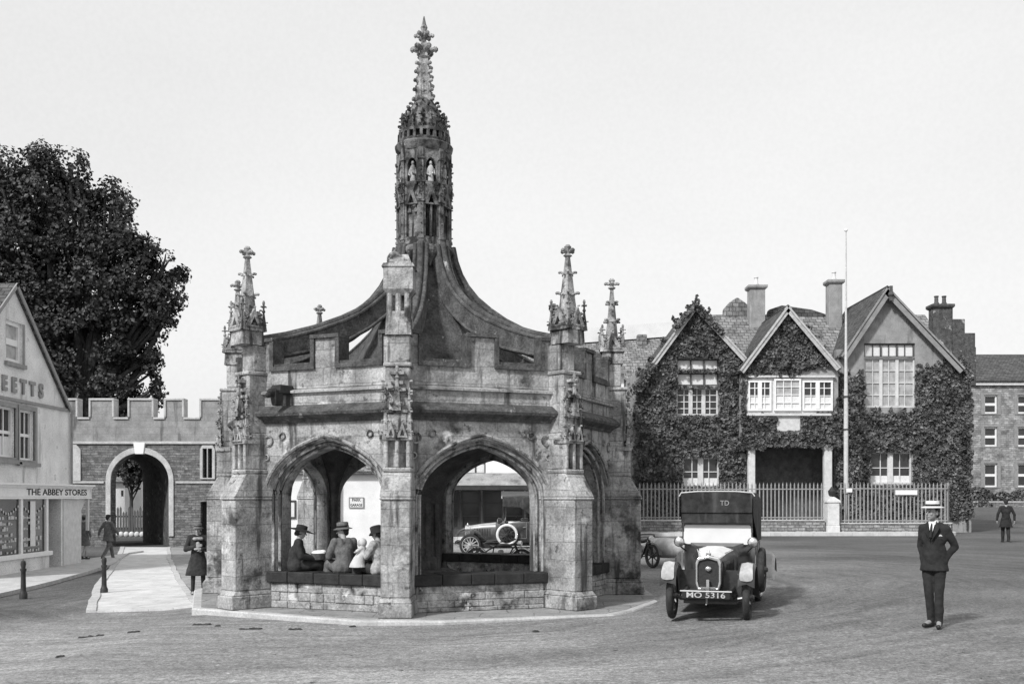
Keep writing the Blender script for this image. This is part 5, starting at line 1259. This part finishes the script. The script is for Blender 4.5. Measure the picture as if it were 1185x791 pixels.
def head(b, c, yaw, pitch=0, s=1.0, roll=0):
    m=Matrix.Rotation(yaw,3,'Z') @ Matrix.Rotation(pitch,3,'X') @ Matrix.Rotation(roll,3,'Y'); c=Vector(c)
    def q(x,y,z): return c+m@Vector((x,y,z))*s
    b.ell(q(0,.012,.02),.076*s,.096*s,.098*s,16,12,m)       # skull
    b.ell(q(0,-.022,-.045),.058*s,.066*s,.066*s,14,10,m)    # face and jaw
    b.ell(q(0,-.062,-.092),.026*s,.024*s,.02*s,10,7,m)      # chin
    b.cone(q(0,-.088,.008),q(0,-.112,-.03),.009*s,.014*s,8) # nose
    b.ell(q(0,-.082,.028),.05*s,.016*s,.012*s,10,6,m)       # brow
    b.ell(q(0,-.088,-.062),.024*s,.012*s,.009*s,10,6,m)     # lips
    for k in (-1,1):
        b.ell(q(k*.078,.012,-.012),.011*s,.02*s,.032*s,8,7,m); b.ell(q(k*.04,-.066,-.025),.022*s,.018*s,.02*s,8,6,m)
    return q,m
def eyes(p,q,m,s):
    b=MB()
    for k in (-1,1): b.ell(q(k*.031,-.083,.006),.011*s,.008*s,.0075*s,8,6,m)
    b.build('eye',m_eye,p,smooth=True)
def person(label,loc,rz,H=1.72,J=None,head_yaw=0,head_pitch=0,skin=None,group=None,vox=.011):
    s=H/1.75; p=thing('person',label,'person',loc,rz,group)
    D=dict(ankL=(.1,.0,.09),ankR=(-.1,.0,.09),kneeL=(.1,-.02,.5),kneeR=(-.1,-.02,.5),hipL=(.09,0,.93),hipR=(-.09,0,.93),pel=(0,0,.98),chest=(0,.0,1.25),neck=(0,.01,1.48),
           head=(0,-.02,1.63),shL=(.19,.0,1.43),shR=(-.19,.0,1.43),elL=(.25,.02,1.14),elR=(-.25,.02,1.14),wrL=(.25,-.08,.9),wrR=(-.25,-.08,.9),hdL=(0,-.2,-1),hdR=(0,-.2,-1),upL=(1,0,0),upR=(-1,0,0),curl=.5,toeL=(0,-1,0),toeR=(0,-1,0))
    D.update(J or {})
    D={k:(Vector(v)*s if isinstance(v,tuple) and k[:2] not in('hd','up') and k[:3]!='toe' else (Vector(v) if isinstance(v,tuple) else v)) for k,v in D.items()}
    b=MB()
    if 'hd_skip' not in D or True:
        q,m=head(b,D['head'],head_yaw,head_pitch,s)
    b.cone(D['neck'],D['head']+Vector((0,.01,-.03))*s,.055*s,.05*s)
    def tor(b,k):                                 # torso
        b.cone(D['pel'],D['chest'],.135*s*k,.15*s*k,16); b.cone(D['chest']+V3(-.06,0,0)*s,(D['neck']+D['shR'])/2-V3(0,0,.03)*s,.12*s*k,.085*s*k,14); b.cone(D['chest']+V3(.06,0,0)*s,(D['neck']+D['shL'])/2-V3(0,0,.03)*s,.12*s*k,.085*s*k,14)
        b.cone(D['shL'],D['shR'],.065*s*k,.065*s*k,12)
    tor(b,.76)
    for a in 'LR':
        b.cone(D['sh'+a],D['el'+a],.043*s,.036*s); b.cone(D['el'+a],D['wr'+a],.038*s,.026*s); hand(b,D['wr'+a],D['hd'+a],D['up'+a],s,D['curl'])
        b.cone(D['hip'+a],D['knee'+a],.08*s,.052*s); b.cone(D['knee'+a],D['ank'+a],.05*s,.034*s); b.cone(D['ank'+a],D['ank'+a]+D['toe'+a]*.14*s-V3(0,0,.05)*s,.035*s,.03*s)
    b.build('body',skin or m_skin,p,remesh=vox*.75)
    eyes(p,q,m,s)
    p['_s']=s
    del p['_s']
    return p,D,s,q,m,tor
def shoes(p,D,s,mt=None):
    for a in 'LR':
        b=MB(); k=D['ank'+a]; t=D['toe'+a]; b.cone(k+V3(0,0,.0)*s,k+V3(0,0,-.03)*s,.05*s,.052*s); b.cone(k-t*.035*s-V3(0,0,.048)*s,k+t*.17*s-V3(0,0,.055)*s,.04*s,.034*s); b.build('shoe',mt or m_leather,p,remesh=.012)
def trousers(p,D,s,mt,r=(.1,.075,.062)):
    b=MB(); b.cone(D['hipL'],D['hipR'],r[0]*1.2*s,r[0]*1.2*s,14); b.cone(D['pel']+V3(0,0,.06)*s,D['pel']-V3(0,0,.06)*s,.15*s,.14*s,14)
    for a in 'LR':
        b.cone(D['hip'+a],D['knee'+a],r[0]*s,r[1]*s,14); b.cone(D['knee'+a],D['ank'+a]-V3(0,0,.005)*s,r[1]*s,r[2]*s,14)
    return b.build('trousers',mt,p,remesh=.015)
def coat(p,D,s,mt,tor,hem,flare=.19,arm=(.068,.056,.046),name='jacket',front=None,k=1.05,depth=.72,vox=.013,extra=None,cx=0):
    b=MB(); tor(b,k)
    for a in 'LR':
        b.cone(D['sh'+a],D['el'+a],arm[0]*s,arm[1]*s,14); b.cone(D['el'+a],D['wr'+a]+(D['el'+a]-D['wr'+a]).normalized()*.03*s,arm[1]*s,arm[2]*s,14)
    c=D['pel']
    b.loft([[(c.x+w*math.cos(t*math.pi/10),c.y+w*depth*math.sin(t*math.pi/10)+.004*math.sin(t*3),z) for t in range(20)] for w,z in ((.1*s,c.z+.3*s),(.155*s,c.z+.16*s),(.17*s,c.z+.02*s),((flare+.165)/2*s*1.01,(c.z+.02*s+hem*s)/2),(flare*s,hem*s),(flare*.8*s,hem*s+.005))])
    if extra: extra(b)
    return b.build(name,mt,p,remesh=vox)
def skirt(p,D,s,mt,hem,flare=.24,name='skirt'):
    b=MB(); c=D['pel']; rings=[]
    for w,z,f in ((.14*s,c.z+.12*s,0),(.18*s,c.z-.02*s,.003),((.18+flare)/2*s,(c.z+hem*s)/2,.01),(flare*s,hem*s,.018),(flare*.93*s,hem*s+.01,.018),(.14*s,(c.z+hem*s)/2,0)):
        rings.append([(c.x+(w+f*math.sin(t*2.4*math.pi/2))*math.cos(t*2*math.pi/36),c.y+(w+f*math.sin(t*2.4*math.pi/2))*.8*math.sin(t*2*math.pi/36),z) for t in range(36)])
    b.loft(rings); return b.build(name,mt,p,smooth=60)
def hat(p,q,m,s,mt,brim=.15,crown=.1,h=.1,band=None,droop=.0,z=.07,tilt=0,name='hat',flat=False):
    b=MB(); c=q(0,.006,z); mm=Matrix.Translation(c)@m.to_4x4()@RX(tilt); b.push(mm)
    prof=[(crown*.9*s,-.005),(brim*s,-.012-droop*s),(brim*s,.0-droop*s),(crown*s,.012),(crown*.98*s,h*s),(crown*.8*s,(h+(.012 if not flat else .004))*s),(.01,(h+(.02 if not flat else .005))*s)]
    b.lathe(prof,28,sq=1.15); o=b.build(name,mt,p,smooth=35 if flat else 60)
    b.pop()
    if band:
        b=MB(); b.push(mm); b.lathe([(crown*1.02*s,.012),(crown*1.03*s,.014),(crown*1.02*s,h*.5*s),(crown*.97*s,h*.5*s)],28,sq=1.15); b.pop(); b.build('hat_band',band,o,smooth=40)
    return o
def hair(p,q,m,s,mt=None,long=False):
    b=MB(); b.ell(q(0,.026,.03),.083*s,.096*s,.092*s,16,10,m); b.ell(q(0,.06,-.03),.068*s,.05*s,.06*s,12,8,m)
    if long: b.ell(q(0,.085,-.045),.05*s,.04*s,.045*s,12,8,m); b.ell(q(.062,.02,-.02),.02*s,.04*s,.04*s,8,6,m); b.ell(q(-.062,.02,-.02),.02*s,.04*s,.04*s,8,6,m)
    b.build('hair',mt or m_hair,p,remesh=.01)
# ---- the man in the boater
Y=14.55; x=PX(1081,Y)
p,D,s,q,m,tor=person('man in white boater hat and dark suit standing alone on the road',(x,Y,g(x,Y)),R(-36),1.74,dict(ankL=(.08,-.06,.09),ankR=(-.05,.05,.09),kneeL=(.08,-.05,.5),kneeR=(-.07,-.0,.5),
   shL=(.155,.0,1.405),shR=(-.155,.0,1.405),elL=(.25,.14,1.15),wrL=(.14,.02,.98),hdL=(-.7,-.1,-.6),elR=(-.2,.08,1.14),wrR=(-.15,.02,.98),hdR=(.6,.1,-.7),head=(-.01,-.06,1.63),toeL=(.2,-.98,0),toeR=(-.35,-.93,0)),head_yaw=R(-28),skin=m_skindk,vox=.009)
trousers(p,D,s,m_suit,(.086,.066,.055)); shoes(p,D,s)
def ext(b): 
    for a,sg in (('L',1),('R',-1)): b.cone(D['wr'+a],D['wr'+a]+V3(-sg*.04,-.02,-.1)*s,.06*s,.06*s)
jk=coat(p,D,s,m_suit,tor,.8,.2,(.062,.054,.048),extra=ext,k=.93)
b=MB()                                            # shirt front, collar, tie, lapels
yF=-.172*s; zc_=1.44*s
b.add([(-.045*s,-.105*s,1.5*s),(.045*s,-.105*s,1.5*s),(.0,-.185*s,1.27*s),(-.045*s,-.12*s,1.5*s),(.045*s,-.12*s,1.5*s),(.0,-.195*s,1.27*s)],[(0,2,1),(3,4,5),(0,3,5,2),(1,2,5,4),(0,1,4,3)])
b.lathe([(.063*s,1.455*s),(.06*s,1.52*s),(.056*s,1.52*s),(.058*s,1.455*s)],16,(0,.0)); b.build('shirt',m_white,p,smooth=40)
b=MB(); b.tube([(0,-.118*s,1.475*s),(0,-.155*s,1.42*s),(0,-.2*s,1.28*s)],[.013*s,.016*s,.022*s],6); b.build('tie',m_suit,p,smooth=True)
b=MB()
for k in (-1,1): b.add([(k*.055*s,-.1*s,1.52*s),(k*.11*s,-.145*s,1.42*s),(k*.085*s,-.172*s,1.36*s),(k*.005*s,-.195*s,1.22*s),(k*.055*s,-.088*s,1.5*s),(k*.11*s,-.132*s,1.42*s),(k*.085*s,-.158*s,1.36*s),(k*.005*s,-.18*s,1.22*s)],[(0,1,2,3),(7,6,5,4),(0,4,5,1),(1,5,6,2),(2,6,7,3),(3,7,4,0)])
b.build('lapel',m_suit,jk,bevel=.004)
b=MB(); b.add([(.1*s,-.16*s,1.3*s),(.15*s,-.15*s,1.3*s),(.13*s,-.165*s,1.325*s),(.11*s,-.17*s,1.32*s)],[(0,1,2,3)]); b.build('pocket_handkerchief',m_white,jk)
hat(p,q,m,s,m_straw,.145,.088,.085,m_suit,z=.075,flat=True,name='boater_hat'); hair(p,q,m,s)
# ---- far walker on the right
Y=41.3; x=PX(1164,Y)
p,D,s,q,m,tor=person('person in dark coat walking away up the road at far right',(x,Y,g(x,Y)),R(172),1.7,dict(ankL=(.08,-.12,.09),kneeL=(.09,-.1,.5),ankR=(-.06,.16,.12),kneeR=(-.08,.03,.5),elL=(.32,.03,1.16),wrL=(.34,-.02,.9),elR=(-.32,.03,1.16),wrR=(-.34,-.0,.9)))
trousers(p,D,s,m_suit); shoes(p,D,s); coat(p,D,s,m_suit,tor,.62,.27,name='overcoat'); hat(p,q,m,s,m_suit,.1,.085,.07,z=.06,name='cap'); hair(p,q,m,s)
# ---- woman standing by the left pier
Y=23.7; x=PX(229,Y)
p,D,s,q,m,tor=person('woman in long dark coat and brimmed hat standing beside the left pier',(x,Y,-.46),R(18),1.64,dict(wrL=(.06,-.24,1.16),elL=(.26,-.04,1.12),hdL=(-.9,-.2,.1),upL=(0,-1,.3),wrR=(-.05,-.24,1.22),elR=(-.28,-.04,1.14),hdR=(.9,-.1,.2),upR=(0,-1,.3),ankL=(.13,-.08,.09),ankR=(-.12,.06,.09),kneeL=(.12,-.06,.5),kneeR=(-.11,.0,.5)),head_yaw=R(-15))
shoes(p,D,s); b=MB()
for a in 'LR': b.cone(D['knee'+a],D['ank'+a],.056*s,.042*s)
b.build('stocking',m_coat,p,smooth=40)
coat(p,D,s,m_coat,tor,.5,.3,(.07,.062,.052),name='long_coat',depth=.8)
b=MB(); b.cone((.0,-.2*s,1.28*s),(.05*s,-.2*s,1.12*s),.06*s,.05*s); b.cone((-.09*s,-.14*s,1.4*s),(.09*s,-.14*s,1.4*s),.04*s,.04*s); b.build('scarf',m_print,p,remesh=.014)
hat(p,q,m,s,m_tweed,.13,.09,.075,m_coat,droop=.03,z=.055); hair(p,q,m,s,long=True)
# ---- walker in front of the gateway and one half behind the shop corner
Y=38.6; x=PX(125,Y)
p,D,s,q,m,tor=person('person in grey-brown jacket striding past the end of the shop towards the gateway',(x,Y,g(x,Y)+.03),R(150),1.68,dict(ankL=(.08,-.3,.09),kneeL=(.08,-.2,.5),ankR=(-.08,.32,.14),kneeR=(-.08,.06,.48),elL=(.28,.14,1.18),wrL=(.3,.2,.95),elR=(-.28,-.12,1.18),wrR=(-.28,-.26,.98),toeR=(0,-.8,-.3)))
trousers(p,D,s,m_tweed); shoes(p,D,s); coat(p,D,s,m_tweed,tor,.72,.26); hat(p,q,m,s,m_suit,.09,.085,.06,z=.055,name='cap'); hair(p,q,m,s)
Y=37.6; x=PX(97.5,Y)
p,D,s,q,m,tor=person('person in plain grey coat walking half hidden behind the shop end panel',(x,Y,g(x,Y)+.1),R(160),1.62,dict(ankL=(.08,-.2,.09),kneeL=(.08,-.14,.5),ankR=(-.08,.2,.12),kneeR=(-.08,.04,.48)))
shoes(p,D,s); coat(p,D,s,m_tweed,tor,.55,.26,name='overcoat'); hat(p,q,m,s,m_tweed,.1,.085,.06,z=.055); hair(p,q,m,s,long=True)
# ---- people seated on the bench wall in the front left arch
seat_z=CZ+.655
nrm=Vector((math.sin(R(-22.5)),-math.cos(R(-22.5)),0)); tan_=Vector((math.cos(R(-22.5)),math.sin(R(-22.5)),0))
def seat_at(t,inn=.22): return Vector((CX,CY,0))+nrm*(AP-inn)+tan_*t
def seated(yaw_pose, **k):
    d=dict(pel=(0,.04,.1),hipL=(.1,.02,.1),hipR=(-.1,.02,.1),kneeL=(.12,-.42,.14),kneeR=(-.12,-.42,.14),ankL=(.12,-.46,-.3),ankR=(-.12,-.46,-.3),chest=(0,.0,.37),neck=(0,-.03,.6),head=(0,-.07,.75),
      shL=(.18,-.02,.56),shR=(-.18,-.02,.56),elL=(.24,-.08,.3),elR=(-.24,-.08,.3),wrL=(.1,-.3,.26),wrR=(-.1,-.3,.26),hdL=(-.4,-.8,0),hdR=(.4,-.8,0),upL=(0,0,1),upR=(0,0,1)); d.update(k); return d
def lap(p,D,s,mt,name='skirt'):
    b=MB(); 
    for a in 'LR': b.cone(D['hip'+a],D['knee'+a],.12*s,.1*s,14); b.cone(D['knee'+a],D['ank'+a],.1*s,.12*s,14)
    b.cone(D['kneeL'],D['kneeR'],.1*s,.1*s); b.cone(D['hipL'],D['hipR'],.14*s,.14*s)
    return b.build(name,mt,p,remesh=.018)
a_=seat_at(-.84); 
p,D,s,q,m,tor=person('woman in wide dark hat seated at the left end of the bench wall',(a_.x,a_.y,seat_z),R(98),1.66,seated(0,wrL=(.07,-.38,.22),wrR=(-.07,-.4,.24),kneeL=(.22,-.3,.16),kneeR=(.0,-.42,.14),ankL=(.5,-.4,-.3),ankR=(.3,-.5,-.3)),head_pitch=R(14),head_yaw=R(8))
shoes(p,D,s); lap(p,D,s,m_coat); 
def seatcoat(p,D,s,mt,tor,**k):
    b=MB(); tor(b,1.02)
    for a in 'LR': b.cone(D['sh'+a],D['el'+a],.075*s,.065*s,14); b.cone(D['el'+a],D['wr'+a]+(D['el'+a]-D['wr'+a]).normalized()*.03*s,.064*s,.05*s,14)
    b.cone(D['hipL'],D['hipR'],.15*s,.15*s); b.cone(D['pel'],D['chest'],.155*s,.16*s,16)
    return b.build('jacket',mt,p,remesh=.014)
seatcoat(p,D,s,m_tweed if False else m_coat,tor); hat(p,q,m,s,m_suit,.23,.095,.075,droop=.02,z=.05,name='wide_brimmed_hat'); hair(p,q,m,s,long=True)
a2=a_+V3(.42,.02,0)
bk=thing('basket','round basket with white cloth on the lap of the hatted woman','basket',(a_.x+.4,a_.y-.02,seat_z+.215))
b=MB(); b.lathe([(.1,0),(.15,.09),(.16,.12),(.145,.12),(.09,.02)],18); b.build('wicker',m_tweed,bk,smooth=40)
b=MB(); b.ell((0,0,.115),.145,.13,.06); b.ell((.07,-.03,.14),.07,.06,.04); b.build('cloth',m_white,bk,smooth=True)
a_=seat_at(.1,.3)
p,D,s,q,m,tor=person('person in grey-brown jacket and soft hat seated with back turned between the two women',(a_.x,a_.y,seat_z),R(-148),1.72,seated(0,wrL=(.16,-.34,.25),elL=(.26,-.1,.3)),head_yaw=R(52),head_pitch=R(5))
shoes(p,D,s); lap(p,D,s,m_tweed,'trousers'); seatcoat(p,D,s,m_tweed,tor); hat(p,q,m,s,m_tweed,.15,.095,.1,m_suit,droop=.01,z=.055); hair(p,q,m,s)
a_=seat_at(.86,.24)
p,D,s,q,m,tor=person('mother in dark hat seated at the right end of the bench wall holding a baby',(a_.x,a_.y,seat_z),R(-118),1.64,seated(0,elL=(.26,-.12,.34),wrL=(.02,-.28,.34),hdL=(-1,-.2,.1),upL=(0,-1,0),elR=(-.27,-.12,.32),wrR=(-.02,-.3,.28),hdR=(1,-.2,.1),upR=(0,-1,0)),head_pitch=R(16))
shoes(p,D,s); lap(p,D,s,m_coat); seatcoat(p,D,s,m_print,tor); hat(p,q,m,s,m_suit,.14,.1,.1,droop=.03,z=.04); hair(p,q,m,s,long=True)
# baby in white, lying in the arms
by=thing('person','baby in white gown and bonnet held in the arms of the seated mother','person',(a_.x-.3,a_.y-.06,seat_z+.34),0)
b=MB(); b.ell((-.02,0,.2),.062,.066,.07,14,10); b.ell((-.075,-.01,.19),.012,.012,.01,6,5); b.cone((0,0,.02),(0,0,.14),.07,.055); b.cone((-.02,-.06,.1),(-.1,-.1,.05),.026,.02); b.cone((-.02,.06,.1),(-.1,.08,.06),.026,.02); b.ell((-.115,-.105,.045),.02,.016,.014); b.ell((-.115,.09,.055),.02,.016,.014); b.cone((-.0,-.03,0),(-.12,-.06,-.08),.035,.026); b.cone((0,.03,0),(-.12,.02,-.08),.035,.026)
b.build('body',m_skin,by,remesh=.008)
b=MB(); b.cone((0,0,.0),(0,0,.13),.085,.065); b.loft([[(w*math.cos(t*math.pi/8)+dx,w*.8*math.sin(t*math.pi/8)-.02,z) for t in range(16)] for w,dx,z in ((.07,0,.05),(.1,-.05,-.05),(.13,-.08,-.16),(.15,-.08,-.22))]); b.cone((-.01,-.05,.11),(-.08,-.09,.065),.036,.03); b.cone((-.01,.05,.11),(-.08,.07,.07),.036,.03); b.build('gown',m_palecloth,by,remesh=.012)
b=MB(); b.ell((.012,0,.212),.072,.08,.08,14,10); b.build('bonnet',m_palecloth,by,smooth=True)
# ---- end of a barrow just entering at the right edge
Y=22; x=PX(1186,Y); hc=thing('handcart','dark handcart wheel and tail just entering at the right edge','cart',(x+.52,Y,g(x,Y)))
wheel(hc,-.22,.0,.42,.05,None,10,m_irondk,m_cream,name='wheel'); wheel(hc,.9,.0,.42,.05,None,10,m_irondk,m_cream,name='wheel')
b=MB(); b.box(-.15,.85,-.7,.7,.55,.6); b.box(-.15,-.1,-.7,.7,.6,.98); b.box(.8,.85,-.7,.7,.6,.98); b.box(-.1,.8,.65,.7,.6,.98); b.build('bed',m_wood,hc,bevel=.01)
b=MB(); b.box(-.17,-.152,-.6,.6,.66,.8); b.build('side_board',m_cream,hc)
b=MB(); b.tube([(-.05,-.7,.62),(-.05,-1.5,.7)],.025,6); b.tube([(.75,-.7,.62),(.75,-1.5,.7)],.025,6); b.tube([(0,-.5,.55),(0,-.55,0)],.02,6); b.build('shaft',m_wood,hc,smooth=True)
# ---------------------------------------------------------------- light, sky, camera
SUN_EL,SUN_AZ=R(40),R(-142)                  # azimuth from +Y clockwise; the sun stands to the left, a little behind the viewer
w=bpy.data.worlds.new('World'); S.world=w; w.use_nodes=True; N=w.node_tree.nodes; L=w.node_tree.links
bg=N['Background']; bg.inputs['Strength'].default_value=.1
sky=N.new('ShaderNodeTexSky'); sky.sky_type='NISHITA'; sky.sun_disc=False; sky.sun_elevation=SUN_EL; sky.sun_rotation=SUN_AZ; sky.dust_density=4; sky.air_density=1
bw=N.new('ShaderNodeRGBToBW'); L.new(sky.outputs[0],bw.inputs[0])
tc=N.new('ShaderNodeTexCoord'); mp=N.new('ShaderNodeMapping'); mp.inputs['Scale'].default_value=(1,1,2.6); L.new(tc.outputs['Generated'],mp.inputs[0])
nz=N.new('ShaderNodeTexNoise'); nz.inputs['Scale'].default_value=1.1; nz.inputs['Detail'].default_value=5; L.new(mp.outputs[0],nz.inputs['Vector'])
r=N.new('ShaderNodeMapRange'); L.new(nz.outputs['Fac'],r.inputs[0]); r.inputs[1].default_value=.3; r.inputs[2].default_value=.7; r.inputs[3].default_value=8.7; r.inputs[4].default_value=10.2
n2=N.new('ShaderNodeTexNoise'); n2.inputs['Scale'].default_value=240; n2.inputs['Detail'].default_value=2; L.new(tc.outputs['Generated'],n2.inputs['Vector'])
r2=N.new('ShaderNodeMapRange'); L.new(n2.outputs['Fac'],r2.inputs[0]); r2.inputs[1].default_value=.3; r2.inputs[2].default_value=.7; r2.inputs[3].default_value=.985; r2.inputs[4].default_value=1.015
mx=N.new('ShaderNodeMix'); mx.data_type='FLOAT'; mx.inputs[0].default_value=.9; L.new(bw.outputs[0],mx.inputs[2]); L.new(r.outputs[0],mx.inputs[3])
mu=N.new('ShaderNodeMath'); mu.operation='MULTIPLY'; L.new(mx.outputs[0],mu.inputs[0]); L.new(r2.outputs[0],mu.inputs[1])
cc=N.new('ShaderNodeCombineColor')
for i in range(3): L.new(mu.outputs[0],cc.inputs[i])
L.new(cc.outputs[0],bg.inputs['Color'])
sl=bpy.data.lights.new('sun','SUN'); sl.energy=3.9; sl.angle=R(6); sl.color=(1,1,1); so=bpy.data.objects.new('sun',sl); COL.objects.link(so)
d=Vector((math.sin(SUN_AZ)*math.cos(SUN_EL),math.cos(SUN_AZ)*math.cos(SUN_EL),math.sin(SUN_EL)))
so.rotation_euler=d.to_track_quat('Z','Y').to_euler()
cam=bpy.data.cameras.new('camera'); co=bpy.data.objects.new('camera',cam); COL.objects.link(co); S.camera=co
co.location=(0,0,1.8); co.rotation_euler=(R(90),0,0); cam.sensor_width=36; cam.lens=F/1185*36; cam.shift_y=(575-395.5)/1185; cam.clip_end=2000; cam.clip_start=.1
S.view_settings.view_transform='Standard'; S.view_settings.look='None'; S.view_settings.exposure=0; S.view_settings.gamma=1; S.view_settings.use_curve_mapping=False
S.cycles.max_bounces=6; S.cycles.use_denoising=True
